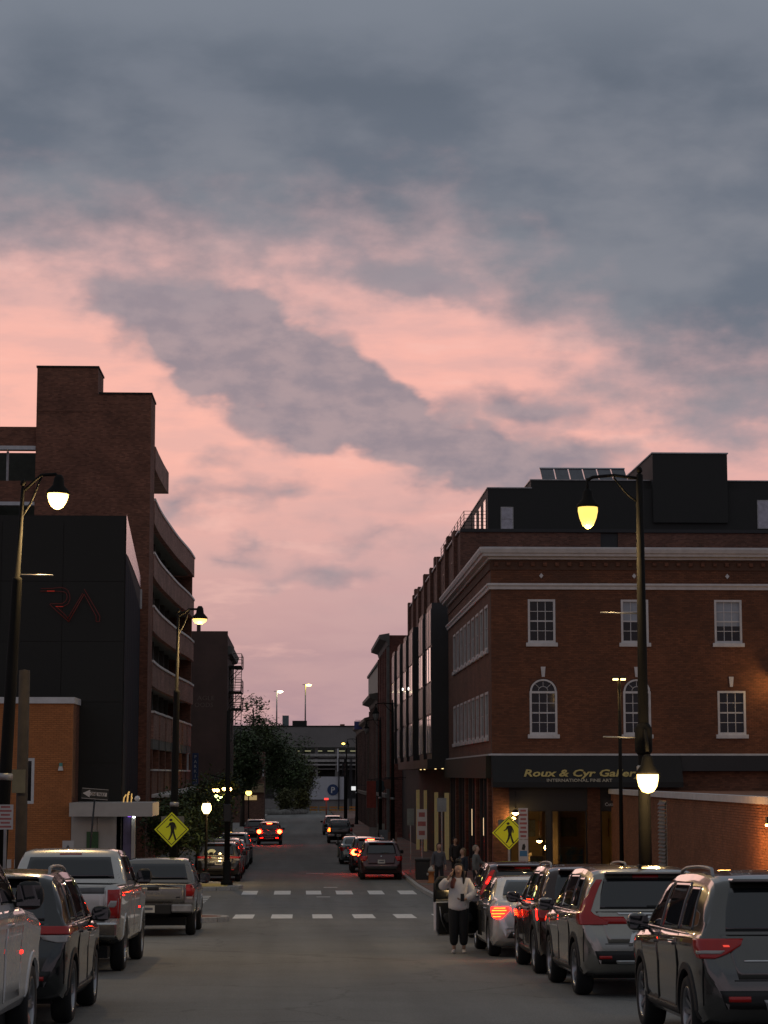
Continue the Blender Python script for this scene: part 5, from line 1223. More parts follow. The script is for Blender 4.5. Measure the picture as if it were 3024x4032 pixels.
def make_car(name, sp, pm):
    """the prototype: an Empty at the rear bumper, on the ground, nose towards +Y"""
    t = thing(name, 'car', 'car'); W = max(p[1] for p in sp['wid']); L_ = sp['L']
    mats = [pm, M_well]
    bd = loft(sp).build('body', mats, t)
    me = bd.data; bmx = bmesh.new(); bmx.from_mesh(me); bvh = BVHTree.FromBMesh(bmx); bmx.free()
    r_ = sp['r']; y0, y1 = sp['axles']
    cut = MB(); cut.cur = 1
    for y in (y0, y1):
        for s in (-1, 1): cut.lathe([(r_+.055, s*(W-.30)), (r_+.055, s*(W+.25))], 28, (0, y, r_), 'x')
    if sp.get('bed'): x, ya, yb, z = sp['bed']; cut.box(-x, x, ya, yb, z, 3)
    co = cut.build('cutter', mats); boolean_cut(bd, co)
    for p in bd.data.polygons: p.use_smooth = True
    try: bd.data.set_sharp_from_angle(angle=R(38))
    except Exception: pass
    # wheels
    wm, rm, dm = wheel_mesh(r_, sp.get('spokes', 5))
    for y in (y0, y1):
        for s in (-1, 1):
            wo = put('wheel', wm, t, (s*(W-.125), y, r_), (0, 0, 0 if s > 0 else math.pi)); put('rim', rm, wo); put('brake', dm, wo, (.02, 0, 0))
    # underside
    MB().box(-W*.78, W*.78, .3, L_-.35, .24, .42).build('underbody', M_well, t)
    P = lambda nm, view, rows, m, par=t, **k: patch(bvh, view, rows, **k).build(nm, m, par)
    sd = {'left': -1, 'right': 1}
    for v in sd:
        for q in sp.get('side_glass', ()): P('side_window', v, q, M_cglass, nu=10, nv=4, off=.006)
        for q in sp.get('doors', ()):
            do = P('door', v, q[0], pm, nu=16, nv=5, off=.004, skirt=.012)
            hy, hz = q[1]; hx = bvh.ray_cast(Vector((sd[v]*4, hy, hz)), Vector((-sd[v], 0, 0)))[0].x
            MB().box(hx-.012, hx+.028 if sd[v] > 0 else hx+.012, hy-.10, hy+.10, hz-.014, hz+.014).build('handle', sp.get('handle', pm), do, .006) if sd[v] > 0 else MB().box(hx-.028, hx+.012, hy-.10, hy+.10, hz-.014, hz+.014).build('handle', sp.get('handle', pm), do, .006)
        for q in sp.get('side_trim', ()): P(q[0], v, q[1], q[2], nu=24, nv=2, off=q[3] if len(q) > 3 else .008)
        if sp.get('arch'):
            for y in (y0, y1):
                b = MB(); n = 18; k0 = 0; x = sd[v]
                for k in range(n+1):
                    a = R((-4 if r_ < .36 else 12)+(188 if r_ < .36 else 156)*k/n)
                    for rr, dx in ((r_+.045, -.02), (r_+.05, .012), (r_+.115, .010), (r_+.125, -.02)):
                        yy, zz = y+rr*math.cos(a), r_+rr*math.sin(a); h_ = bvh.ray_cast(Vector((x*4, yy, max(zz, .27))), Vector((-x, 0, 0)))[0]
                        b.vert(((abs(h_.x) if h_ else W)+dx)*x, yy, zz)
                for k in range(n):
                    for j in range(3): b.face(k*4+j, k*4+j+1, k*4+5+j, k*4+4+j)
                b.build('arch_trim', sp['arch'], t)
        my, mz, mw, mh = sp['mirror']
        mx = sd[v]*(abs((bvh.ray_cast(Vector((sd[v]*4, my, mz)), Vector((-sd[v], 0, 0)))[0] or Vector((W*.9, 0, 0))).x))
        b = MB(); b.smooth = True
        b.lathe([(.001, -.09), (.6, -.085), (.93, -.05), (1, .0), (.92, .05), (.55, .095), (.001, .115)], 16, (0, 0, 0), 'y', caps=False)
        b.v = [(sd[v]*(mw*.5+.03)+p[0]*mw*.5, p[1], max(-mh*.5, min(mh*.5, p[2]*mh*.62))) for p in b.v]
        b.tube([(-sd[v]*.03, .03, -mh*.35), (sd[v]*.08, .02, -mh*.3)], .03, 6)
        mo = b.build('mirror', sp.get('mirror_mat', pm), t, loc=(mx, my, mz))
        MB().box(sd[v]*(mw*.5+.03)-mw*.40, sd[v]*(mw*.5+.03)+mw*.40, -.094, -.088, -mh*.36, mh*.36).build('mirror_glass', M_cglass, mo)
    for nm, view, rows, m, *kw in sp.get('patches', ()):
        k = kw[0] if kw else {}
        if view == 'corner':
            for s in (-1, 1): P(nm, (s, k.get('th', 45)), rows, m, nu=k.get('nu', 8), nv=k.get('nv', 3), off=k.get('off', .012))
        elif view in ('pair',):
            for s in (-1, 1): P(nm, 'rear', [(z, min(s*a, s*c), max(s*a, s*c)) for z, a, c in rows], m, nu=k.get('nu', 6), nv=k.get('nv', 2), off=k.get('off', .01))
        else: P(nm, view, rows, m, nu=k.get('nu', 12), nv=k.get('nv', 3), off=k.get('off', .006))
    if sp.get('rails'):
        zt = pchip(sp['top']); x = sp['rails'][0]; ya, yb = sp['rails'][1:]
        for s in (-1, 1):
            pts = [(s*x, ya, zt(ya)-.05)]+[(s*(x-.01), ya+.12+(yb-ya-.24)*k/6, zt(ya+.12+(yb-ya-.24)*k/6)+.035) for k in range(7)]+[(s*x, yb, zt(yb)-.05)]
            MB().tube(pts, .018, 6).build('roof_rail', sp.get('rail_mat', M_steel), t)
    for nm, x0, x1, ya, yb, z0, z1, m, bv in sp.get('boxes', ()): MB().box(x0, x1, ya, yb, z0, z1).build(nm, m, t, bv)
    if sp.get('plate'):
        px_, pz_, py_ = sp['plate']; po = MB().box(-.155+px_, .155+px_, py_-.012, py_, pz_-.08, pz_+.08).build('number_plate', M_plate, t); MB().box(-.11+px_, .11+px_, py_-.0135, py_-.0125, pz_-.025, pz_+.03).build('plate_mark', mat('plate_ink', (.10, .11, .14), .6), po)
    t['_bvh'] = 0
    del t['_bvh']
    return t, bvh
def win(z0, z1, yb0, yb1, yt0, yt1, n=3): return [(z0+(z1-z0)*k/n, yb0+(yt0-yb0)*k/n, yb1+(yt1-yb1)*k/n) for k in range(n+1)]
def place(t, label, x, y, yaw=0.0, group=None, cat='car', name=None):
    t.location = (x, y, g(y+2)+(g(y)-g(y+4))/2*1.0); t.rotation_euler = (math.atan2(g(y+4)-g(y), 4), 0, R(yaw)); tag(t, label, cat, group)
    if name: t.name = name
    return t
def recolour(t, old, new):
    for c in [t]+list(t.children_recursive):
        if c.type == 'MESH' and old.name in [m.name for m in c.data.materials]:
            c.data = c.data.copy()
            for i, m in enumerate(c.data.materials):
                if m.name == old.name: c.data.materials[i] = new
def clone(t, label, x, y, old, new, yaw=0, group=None, cat='car', swap=()):
    c = copy_tree(t); recolour(c, old, new)
    for nm, m in swap:
        for o in c.children_recursive:
            if o.name.split('.')[0] == nm: o.data = o.data.copy(); o.data.materials.clear(); o.data.materials.append(m)
    return place(c, label, x, y, yaw, group, cat)
GR_R, GR_L, GR_F = 'cars parked along the right kerb', 'cars parked along the left kerb', 'cars farther down the street'
# --- sport utility bodies
SUVTOP = [(0, .58), (.025, .76), (.05, .84), (.085, .90), (.11, .98), (.17, 1.10), (.27, 1.34), (.37, 1.53), (.46, 1.60), (.75, 1.645), (1.6, 1.68), (2.3, 1.665), (2.75, 1.60), (3.15, 1.40), (3.5, 1.14), (3.65, 1.07), (4.1, 1.0), (4.4, .87), (4.5, .72), (4.55, .55)]
def suv(pm, **k):
    s = dict(L=4.55, r=.355, axles=(.80, 3.47), top=SUVTOP, belt=[(0, 1.10), (1, 1.09), (3.4, 1.01), (4.55, .95)],
             wid=[(0, .66), (.03, .76), (.08, .83), (.18, .885), (.5, .915), (1.0, .925), (3.6, .92), (4.2, .87), (4.45, .76), (4.55, .58)], bot=[(0, .46), (.12, .32), (.6, .23), (3.9, .23), (4.4, .28), (4.55, .36)],
             side_glass=(win(1.13, 1.53, .62, 1.22, .80, 1.24), win(1.115, 1.565, 1.30, 2.28, 1.32, 2.30), win(1.09, 1.57, 2.36, 3.32, 2.38, 2.80)),
             doors=(([(.36, 1.32, 2.26), (.7, 1.22, 2.30), (1.09, 1.18, 2.31)], (1.38, .98)), ([(.36, 2.33, 3.26), (1.07, 2.34, 3.34)], (2.45, .96))),
             side_trim=(('sill_trim', [(.25, 1.25, 3.05), (.38, 1.22, 3.08)], M_plast), ('belt_trim', [(1.083, .74, 3.36), (1.096, .74, 3.36)], M_chrome), ('panel_gap', [(.40, 1.275, 1.283), (.75, 1.205, 1.213), (1.07, 1.165, 1.173)], M_well), ('panel_gap', [(.40, 2.305, 2.313), (1.07, 2.325, 2.333)], M_well), ('panel_gap', [(.42, 3.285, 3.293), (1.0, 3.355, 3.363)], M_well)), arch=M_plast, mirror=(3.08, 1.13, .24, .18), mirror_mat=pm, plate=(0, .80, -.0))
    s.update(k); return s
def tail_gate(pm, glassm=M_cglass, wz=(1.13, 1.52), wx=(.64, .56)):
    return [('panel_gap', 'corner', [(.46, .72, .728), (.60, .72, .728), (.88, .70, .708)], M_well, dict(nu=2, nv=4, off=.006)), ('panel_gap', 'rear', [(.685, -.60, .60), (.695, -.60, .60)], M_well, dict(nu=16, nv=1, off=.006)), ('badge', 'rear', [(1.0, -.045, .045), (1.05, -.045, .045)], M_chrome, dict(nu=4, nv=2, off=.012)),
            ('tailgate', 'rear', [(.70, -.56, .56), (.95, -.62, .62), (1.10, -.70, .70)], pm, dict(off=.004, nv=4, nu=20)),
            ('rear_window', 'rear', [(wz[0], -wx[0], wx[0]), ((wz[0]+wz[1])/2, -(wx[0]+wx[1])/2-.015, (wx[0]+wx[1])/2+.015), (wz[1], -wx[1], wx[1])], glassm, dict(nu=16, nv=4, off=.006)),
            ('bumper', 'rear', [(.44, -.68, .68), (.60, -.74, .74)], M_plast, dict(nu=20, off=.012)),
            ('stop_lamp', 'rear', [(1.535, -.17, .17), (1.575, -.17, .17)], M_tail, dict(nu=6, off=.01)),
            ('wiper', 'rear', [(1.15, -.02, .34), (1.17, -.02, .34)], M_plast, dict(nu=6, off=.02))]
SPOIL = lambda pm, y=.30, z=1.575: ('spoiler', -.54, .54, y, y+.22, z, z+.035, pm, .012)
# near right: dark grey SUV
pA = paint('slate', (.105, .102, .096), .85, .22)
spA = suv(pA, rails=(.60, .9, 2.7), spokes=10, handle=pA, patches=tail_gate(pA)+[
    ('tail_lamp', 'corner', [(.885, .60, .80), (.93, .52, .86), (1.00, .45, .90), (1.06, .45, .92)], M_tail, dict(nu=12, off=.016)),
    ('clear_lamp', 'corner', [(.925, .565, .80), (.955, .545, .82)], M_tailc, dict(nu=8, off=.021)),
    ('lamp_glint', 'corner', [(.985, .52, .56), (1.0, .53, .57)], lamp('lens_glint', (1, .08, .05), .8), dict(nu=3, off=.022)),
    ('reflector', 'pair', [(.50, .46, .66), (.55, .46, .66)], M_tail, dict(off=.022)),
    ('chrome_strip', 'rear', [(.855, -.50, .50), (.868, -.50, .50)], M_chrome, dict(off=.014, nu=16)),
    ('skid_plate', 'rear', [(.42, -.30, .30), (.52, -.34, .34)], M_steel, dict(off=.02, nu=12))],
    boxes=(SPOIL(pA),))
carA, bvA = make_car('parked_car', spA, pA); place(carA, 'dark slate SUV with silver roof rail behind the pewter SUV', 4.60, 19.35, 0, GR_R)
# silver-grey SUV with tall lamps up the rear pillars
pB = paint('pewter', (.34, .32, .285), .85, .24)
spB = suv(pB, spokes=5, patches=tail_gate(pB)+[
    ('tail_lamp', 'corner', [(.93, .46, .86), (.97, .46, .93), (1.06, .62, .94), (1.10, .66, .93), (1.30, .665, .76), (1.50, .66, .72)], M_tail, dict(nu=10, off=.016, nv=4)),
    ('gate_lamp', 'pair', [(.94, .28, .64), (1.03, .34, .66)], M_tail, dict(off=.012, nu=8)),
    ('chrome_strip', 'rear', [(1.055, -.40, .40), (1.085, -.42, .42)], M_chrome, dict(off=.012, nu=16)),
    ('plate_recess', 'rear', [(.66, -.30, .30), (.85, -.24, .24)], M_chrome, dict(off=.008, nu=10)),
    ('reflector', 'pair', [(.50, .52, .68), (.54, .52, .68)], M_tail, dict(off=.022)),
    ('skid_plate', 'rear', [(.44, -.45, .45), (.48, -.47, .47)], M_chrome, dict(off=.02, nu=12))],
    boxes=(SPOIL(pB), ('antenna', -.02, .02, .75, .9, 1.645, 1.70, M_plast, .005)))
carB, bvB = make_car('parked_car', spB, pB); place(carB, 'pewter SUV with tall red lamps climbing its rear pillars', 4.56, 27.3, .3, GR_R)
# dark brown SUV with two lit upright bars
pC = paint('umber', (.040, .020, .016), .6, .22)
spC = suv(pC, spokes=5, rails=(.60, .9, 2.7), patches=tail_gate(pC)+[
    ('tail_lamp', 'corner', [(.82, .52, .86), (1.02, .50, .90)], M_tail, dict(nu=10, off=.014)),
    ('lit_bar', 'corner', [(.84, .555, .60), (1.0, .54, .585)], M_lit, dict(nu=3, off=.02)), ('lit_bar', 'corner', [(.84, .78, .825), (1.0, .80, .845)], M_lit, dict(nu=3, off=.02))], boxes=(SPOIL(pC),))
carC, bvC = make_car('parked_car', spC, pC); place(carC, 'dark brown SUV with upright lit red bars between the pewter SUV and the silver saloon', 4.56, 32.25, -.3, GR_R)
# silver saloon with brake lights on and its driver door open
pS = paint('silver', (.74, .72, .70), .5, .26)
SEDTOP = [(0, .52), (.03, .74), (.06, .88), (.10, .98), (.15, 1.02), (.45, 1.05), (.75, 1.085), (1.0, 1.24), (1.25, 1.36), (1.5, 1.42), (2.1, 1.44), (2.7, 1.40), (3.1, 1.20), (3.5, .99), (3.6, .96), (4.3, .82), (4.6, .64), (4.69, .46)]
spS = dict(L=4.69, r=.335, axles=(.92, 3.76), top=SEDTOP, belt=[(0, .93), (1, .95), (3.5, .90), (4.69, .8)], tum=.36,
    wid=[(0, .64), (.03, .74), (.08, .81), (.2, .87), (.6, .90), (3.8, .90), (4.4, .82), (4.6, .72), (4.69, .55)], bot=[(0, .40), (.12, .28), (.6, .17), (4.0, .17), (4.69, .25)],
    side_glass=(win(1.0, 1.32, 1.22, 2.12, 1.42, 2.16), win(.97, 1.35, 2.22, 3.12, 2.24, 2.72)), doors=(([(.30, 1.45, 2.16), (.93, 1.28, 2.18)], (1.42, .86)),), handle=M_chrome,
    mirror=(2.92, 1.0, .22, .15), mirror_mat=pS, plate=(0, .80, -.002), spokes=10,
    patches=[('boot_lid', 'rear', [(.70, -.50, .50), (.98, -.58, .58)], pS, dict(off=.004, nu=16)), ('rear_window', 'rear', [(1.09, -.62, .62), (1.22, -.58, .58), (1.36, -.50, .50)], M_cglass, dict(nu=14, nv=4, off=.006)),
             ('diffuser', 'rear', [(.36, -.62, .62), (.47, -.55, .55)], M_plast, dict(nu=14, off=.012)),
             ('tail_lamp', 'corner', [(.70, .53, .66), (.74, .50, .74), (.84, .44, .78), (.90, .46, .78)], M_lit, dict(nu=10, off=.014, nv=3)),
             ('led_bar', 'corner', [(.725, .545, .70), (.74, .54, .71)], M_lity, dict(nu=6, nv=1, off=.019)), ('led_bar', 'corner', [(.775, .50, .74), (.79, .49, .74)], M_lity, dict(nu=6, nv=1, off=.019)),
             ('led_bar', 'corner', [(.83, .48, .72), (.845, .48, .72)], M_lity, dict(nu=6, nv=1, off=.019)), ('led_bar', 'corner', [(.872, .50, .68), (.885, .50, .66)], M_lity, dict(nu=6, nv=1, off=.019)),
             ('exhaust', 'pair', [(.40, .40, .52), (.45, .40, .52)], M_chrome, dict(off=.02, nu=4))])
carS, bvS = make_car('parked_car', spS, pS); place(carS, 'silver saloon with bright brake lights and its driver door open', 4.33, 37.75, 0, GR_R)
# the open door: doorway a dark patch painted for the shaded inside, door shell swung out on its hinge
b = patch(bvS, 'left', [(.32, 2.26, 3.10), (.93, 2.24, 3.20)], nu=12, nv=4, off=.006); b.build('doorway', M_well, carS)
hx = bvS.ray_cast(Vector((-4, 3.14, .7)), Vector((1, 0, 0)))[0].x
def open_door(car, hx, hy, length, z0, zb, z1, ang, pm, tw=.12):
    d = bpy.data.objects.new('driver_door', None)
    b = MB(); b.prism([(0, z0+.08), (-.1, z0), (-length+.06, z0), (-length, z0+.1), (-length, zb), (-.02, zb)], -.07, -.0, 'x')
    o = b.build('driver_door', pm, car, .012, loc=(hx, hy, 0)); o.rotation_euler = (0, 0, R(-ang)); tag(o, 'driver door standing open to the road')
    b = MB(); b.prism([(-.03, z0+.10), (-.1, z0+.03), (-length+.07, z0+.03), (-length+.02, z0+.12), (-length+.02, zb-.01), (-.05, zb-.01)], .001, .06, 'x'); b.build('door_lining', M_plast, o, .012)
    b = MB(); b.prism([(-.2, z0+.32), (-.25, z0+.25), (-length+.2, z0+.25), (-length+.12, z0+.36), (-length+.15, z0+.42), (-.25, z0+.42)], .061, .10, 'x'); b.build('armrest', mat('door_trim_grey', (.05, .05, .05), .6), o, .01)
    b = MB(); b.tube([(-.035, -.02, zb), (-.035, -.42, z1), (-.035, -length+.12, z1), (-.035, -length+.01, z1-.12), (-.035, -length+.01, zb)], .026, 6); b.build('window_frame', M_plast, o)
    b = MB(); b.poly([(-.035, -.04, zb), (-.035, -.42, z1-.01), (-.035, -length+.12, z1-.01), (-.035, -length+.02, z1-.12), (-.035, -length+.02, zb)]); b.build('window_glass', M_cglass, o, fix=False)
    b = MB(); b.tube([(.062, -length+.05, z0+.55), (.066, -length+.09, z0+.3), (.062, -length+.22, z0+.08)], .012, 5); b.build('door_edge', M_alloy, o)
    return o
open_door(carS, hx, 3.14, 1.08, .30, .94, 1.40, 52, pS)
# dark crossover ahead of the saloon
pD = paint('maroon', (.040, .014, .016), .5)
spD = suv(pD, patches=tail_gate(pD, wz=(1.10, 1.50))+[('tail_lamp', 'corner', [(1.0, .58, .86), (1.10, .64, .90), (1.30, .665, .78), (1.5, .66, .72)], M_tail, dict(nu=8, off=.016, nv=4)), ('lit_bar', 'corner', [(1.22, .69, .72), (1.36, .685, .71)], M_lit, dict(nu=2, off=.022))], boxes=(SPOIL(pD),))
carD, bvD = make_car('parked_car', spD, pD); place(carD, 'maroon crossover with lamps up its rear pillars ahead of the silver saloon', 4.66, 43.6, 0, GR_R)
# --- pickups
def pickup(pm, L_, r_, axles, bed, H, rail, W, k=1.0):
    cab = bed+.05; e = L_
    top = [(0, rail-.30), (.008, rail-.05), (.03, rail), (bed-.06, rail), (bed, rail+.01), (cab, rail+.10), (cab+.13, H-.12), (cab+.22, H-.04), (cab+.6, H), (cab+1.5, H-.02), (cab+1.85, H-.10), (cab+2.3, rail+.12), (cab+2.45, rail+.0), (cab+2.55, rail-.03), (e-.35, rail-.14), (e-.1, rail-.30), (e, rail-.55)]
    return dict(L=e, r=r_, axles=axles, top=top, belt=[(0, rail-.04), (e, rail-.06)], tum=.26, wid=[(0, W-.045), (.04, W-.02), (.2, W), (e-.6, W), (e-.15, W-.08), (e, W-.22)], bot=[(0, .62), (.4, .50), (1.0, .42), (e-.8, .40), (e, .5)],
        bed=(W-.17, .07, bed-.06, rail-.5), side_glass=(win(rail+.03, H-.11, cab+.22, cab+1.05, cab+.28, cab+1.06), win(rail+.02, H-.11, cab+1.13, cab+2.18, cab+1.14, cab+1.78)),
        doors=(([(.55, cab+.16, cab+1.04), (rail-.04, cab+.14, cab+1.08)], (cab+.32, rail-.16)), ([(.55, cab+1.10, cab+2.10), (rail-.04, cab+1.12, cab+2.22)], (cab+1.28, rail-.16))),
        mirror=(cab+2.0, rail+.09, .27, .26), mirror_mat=M_plast, spokes=6)
pF = paint('champagne', (.56, .54, .50), .7, .28)
F = pickup(pF, 5.85, .40, (1.22, 4.88), 1.72, 1.95, 1.38, 1.0)
F.update(arch=pF, plate=(0, .70, -.155), handle=M_chrome, patches=[
    ('tailgate', 'rear', [(.80, -.76, .76), (1.355, -.76, .76)], pF, dict(off=.008, nu=14, nv=4)), ('gate_step', 'rear', [(1.24, -.74, .74), (1.33, -.74, .74)], mat('gate_grey', (.12, .12, .12), .4), dict(off=.013, nu=14)),
    ('gate_handle', 'rear', [(1.08, -.13, .13), (1.16, -.13, .13)], M_plast, dict(off=.018)),
    ('tail_lamp', 'pair', [(.86, .79, .955), (1.10, .79, .96), (1.30, .79, .955)], M_tail, dict(off=.014, nv=3)), ('reverse_lamp', 'pair', [(1.03, .80, .90), (1.06, .80, .93), (1.13, .84, .94)], M_tailc, dict(off=.019)),
    ('side_lamp', 'right', [(.86, .01, .10), (1.30, .01, .10)], M_tail, dict(off=.012, nu=4)), ('side_marker', 'right', [(1.20, .45, .50), (1.22, .45, .50)], M_lit, dict(off=.012, nu=3)), ('side_marker', 'right', [(.93, 3.9, 3.98), (.96, 3.9, 3.98)], M_lit, dict(off=.012, nu=3))],
    boxes=(('bumper', -.95, .95, -.15, .02, .58, .80, M_chrome, .03), ('bumper_pad', -.5, .5, -.152, .0, .801, .83, M_plast, .01), ('hitch', -.06, .06, -.2, .1, .46, .56, M_dark, .01), ('axle', -.7, .7, 1.16, 1.28, .32, .44, M_dark, .02), ('spare_tyre', -.35, .35, .35, 1.0, .42, .60, M_rubber, .05),
           ('cab_rear_window', -.70, .70, 1.80, 1.815, 1.42, 1.78, M_cglass, .0), ('stop_lamp', -.18, .18, 1.905, 1.93, 1.835, 1.865, M_tail, .0)))
carF, bvF = make_car('pickup_truck', F, pF)
for o in carF.children:
    if o.name.startswith('cab_rear_window'): bpy.data.objects.remove(o); break
patch(bvF, 'rear', [(1.45, -.74, .74), (1.80, -.66, .66)], nu=14, nv=4, off=.008).build('rear_window', M_cglass, carF)
place(carF, 'champagne silver pickup truck with tall red tail lamps behind the black SUV', -3.79, 33.1, 0, GR_L, 'pickup')
pT = paint('quartz', (.18, .174, .162), .6, .28)
T = pickup(pT, 5.4, .375, (1.10, 4.35), 1.68, 1.76, 1.18, .94)
T.update(plate=(-.10, .62, -.135), arch=pT, patches=[
    ('tailgate', 'rear', [(.74, -.72, .72), (1.155, -.72, .72)], pT, dict(off=.008, nu=14, nv=4)), ('gate_handle', 'rear', [(1.03, -.13, .13), (1.11, -.13, .13)], M_plast, dict(off=.018)),
    ('tail_lamp', 'pair', [(.90, .745, .91), (1.16, .745, .92)], M_tail, dict(off=.014)), ('reverse_lamp', 'pair', [(.82, .76, .88), (.885, .76, .90)], M_tailc, dict(off=.014)), ('side_lamp', 'right', [(.88, .01, .12), (1.14, .01, .12)], M_tail, dict(off=.01, nu=4)),
    ('gate_mark', 'rear', [(.86, .52, .62), (.89, .52, .62)], M_plast, dict(off=.014, nu=3))],
    boxes=(('bumper', -.90, -.42, -.13, .02, .54, .72, M_steel, .03), ('bumper', .42, .90, -.13, .02, .54, .72, M_steel, .03), ('bumper_step', -.42, .42, -.12, .02, .50, .72, M_plast, .02), ('axle', -.65, .65, 1.04, 1.16, .30, .42, M_dark, .02), ('spare_tyre', -.35, .35, .3, .95, .40, .56, M_rubber, .05)))
carT, bvT = make_car('pickup_truck', T, pT); patch(bvT, 'rear', [(1.25, -.70, .70), (1.62, -.62, .62)], nu=14, nv=4, off=.008).build('rear_window', M_cglass, carT)
place(carT, 'grey brown pickup truck parked last before the crossing', -3.33, 48.1, .3, GR_L, 'pickup')
# near left: white full-size pickup, seen along its front wing; black SUV ahead of it
pW = paint('white', (.70, .70, .69), .0, .25)
carW = clone(carF, 'white pickup truck with black mirror parked behind the black SUV', -3.60, 16.05, pF, pW, 0, GR_L, 'pickup')
pK = paint('black', (.008, .009, .010), .1, .2)
spK = suv(pK, rails=(.60, .9, 2.7), spokes=5, mirror_mat=M_plast, patches=tail_gate(pK)+[
    ('tail_lamp', 'corner', [(.985, .38, .93), (1.02, .36, .95), (1.07, .36, .96)], M_tail, dict(nu=14, off=.016)), ('gate_lamp', 'pair', [(.995, .30, .60), (1.07, .34, .62)], M_tail, dict(off=.014, nu=6)),
    ('clear_lamp', 'corner', [(.90, .62, .70), (.93, .52, .84), (.975, .50, .90)], M_tailc, dict(nu=8, off=.014)), ('reflector', 'pair', [(.50, .44, .66), (.545, .44, .66)], M_tail, dict(off=.022)), ('chrome_strip', 'rear', [(.84, -.5, .5), (.85, -.5, .5)], M_chrome, dict(off=.014, nu=12))], boxes=(SPOIL(pK),))
carK, bvK = make_car('parked_car', spK, pK); place(carK, 'black SUV with wide red lamps between the white and the silver pickups', -3.42, 23.0, .3, GR_L)
# --- farther cars
pRd = paint('dark_red', (.055, .016, .018), .4); pWh = paint('far_white', (.5, .5, .5), 0); pGy = paint('far_grey', (.16, .16, .17), .4); pTl = paint('far_teal', (.16, .20, .20), .4); pBl = paint('far_black', (.016, .016, .018), .3)
clone(carC, 'dark red SUV parked just beyond the crossing by the litter bin', 3.52, 91.2, pC, pRd, 0, GR_F, swap=(('lit_bar', M_tail),))
c = clone(carA, 'dark SUV with glowing high stop lamp ahead of the dark red SUV', 3.30, 99.2, pA, pBl, 0, GR_F, swap=(('stop_lamp', M_litb), ('tail_lamp', M_lit), ('clear_lamp', M_litb)))
for o in c.children_recursive:
    if o.name.startswith('stop_lamp'): o.scale = (1, 1, 1)
clone(carS, 'pale teal saloon in the row beside the black window bays', 3.0, 111.5, pS, pTl, 0, GR_F, swap=(('tail_lamp', M_tail), ('led_bar', M_tail), ('driver_door', pTl)))
clone(carT, 'black pickup with a white rack and one lit lamp beside the old shops', 3.0, 158, pT, pBl, 0, GR_F, 'pickup', swap=(('tail_lamp', M_lity),))
for c in list(C.objects):
    if c.get('label', '').startswith('black pickup with a white rack'):
        for o in c.children:
            if o.name.startswith('tail_lamp') and o.data.vertices[0].co.x > 0: o.data.materials.clear(); o.data.materials.append(M_tail)
clone(carD, 'small grey crossover ahead of the black pickup with the rack', 2.9, 184, pD, pGy, 0, GR_F, swap=(('lit_bar', M_tail),))
clone(carK, 'black SUV parked behind the dark corner post and globe lamp', -3.45, 89.6, pK, pBl, 0, GR_F)
clone(carB, 'white SUV behind the black SUV in the row below the parking garage', -3.50, 96.6, pB, pWh, 0, GR_F)
clone(carS, 'grey saloon with lit stop lamp in the row below the parking garage', -3.48, 104, pS, pGy, 0, GR_F, swap=(('tail_lamp', M_tail), ('led_bar', M_tail), ('driver_door', pGy)))
clone(carA, 'grey SUV ahead of the grey saloon below the parking garage', -3.48, 111, pA, pGy, 0, GR_F)
clone(carA, 'braking dark red car in the lane of the far street', -2.25, 154, pA, pRd, 0, GR_F, swap=(('stop_lamp', M_litb), ('tail_lamp', M_lit), ('clear_lamp', M_litb), ('lamp_glint', M_litb), ('reflector', M_lit)))
clone(carK, 'dark SUV parked near the restaurant lamp', -3.5, 166, pK, pRd, 0, GR_F)
# close the cloned saloons' doors
kill = []
for c in list(C.objects):
    if c.type == 'EMPTY' and 'saloon' in c.get('label', '') and 'driver door' not in c.get('label', '') and c.get('category') == 'car' and 'crossover' not in c['label'] and 'SUV' not in c['label']:
        for o in list(c.children):
            if o.name.startswith('driver_door'): o.rotation_euler = (0, 0, R(-2)); o['label'] = 'closed driver door'
            if o.name.startswith('doorway'): kill.append(o)
for o in kill: bpy.data.objects.remove(o)
# lit high stop lamp and rack details
def hi_stop(lbl, x, z, y, w=.16):
    for c in C.objects:
        if c.get('label', '') == lbl: MB().box(x-w, x+w, y-.02, y, z-.025, z+.025).build('stop_lamp', M_litb, c)
def brake_flares(lbl, sides, z=.97, y=.0, w=.15, h=.10):  # oversized glowing discs added over the tail lamps for stronger brake light
    for c in list(C.objects):
        if c.get('label', '') == lbl:
            for s in sides:
                o = MB().lathe([(.001, -.05), (w*.6, -.04), (w, 0), (w*.9, .06), (.3*w, .1)], 12, (s*.74, y+.06, z), 'y').build('brake_lamp', M_litb, c)
brake_flares('braking dark red car in the lane of the far street', (-1, 1)); brake_flares('dark SUV with glowing high stop lamp ahead of the dark red SUV', (-1, 1))
hi_stop('dark SUV with glowing high stop lamp ahead of the dark red SUV', 0, 1.57, .33, .2); hi_stop('braking dark red car in the lane of the far street', 0, 1.57, .33, .18)
hi_stop('grey saloon with lit stop lamp in the row below the parking garage', 0, 1.30, .98)
for c in list(C.objects):
    if c.get('label', '').startswith('black pickup with a white rack'):
        b = MB(); b.tube([(-.7, 1.5, 1.18), (-.7, 1.5, 1.80), (.7, 1.5, 1.80), (.7, 1.5, 1.18)], .03, 6); b.tube([(-.7, 1.5, 1.55), (.7, 1.5, 1.55)], .03, 6); b.build('rack', M_white, c)
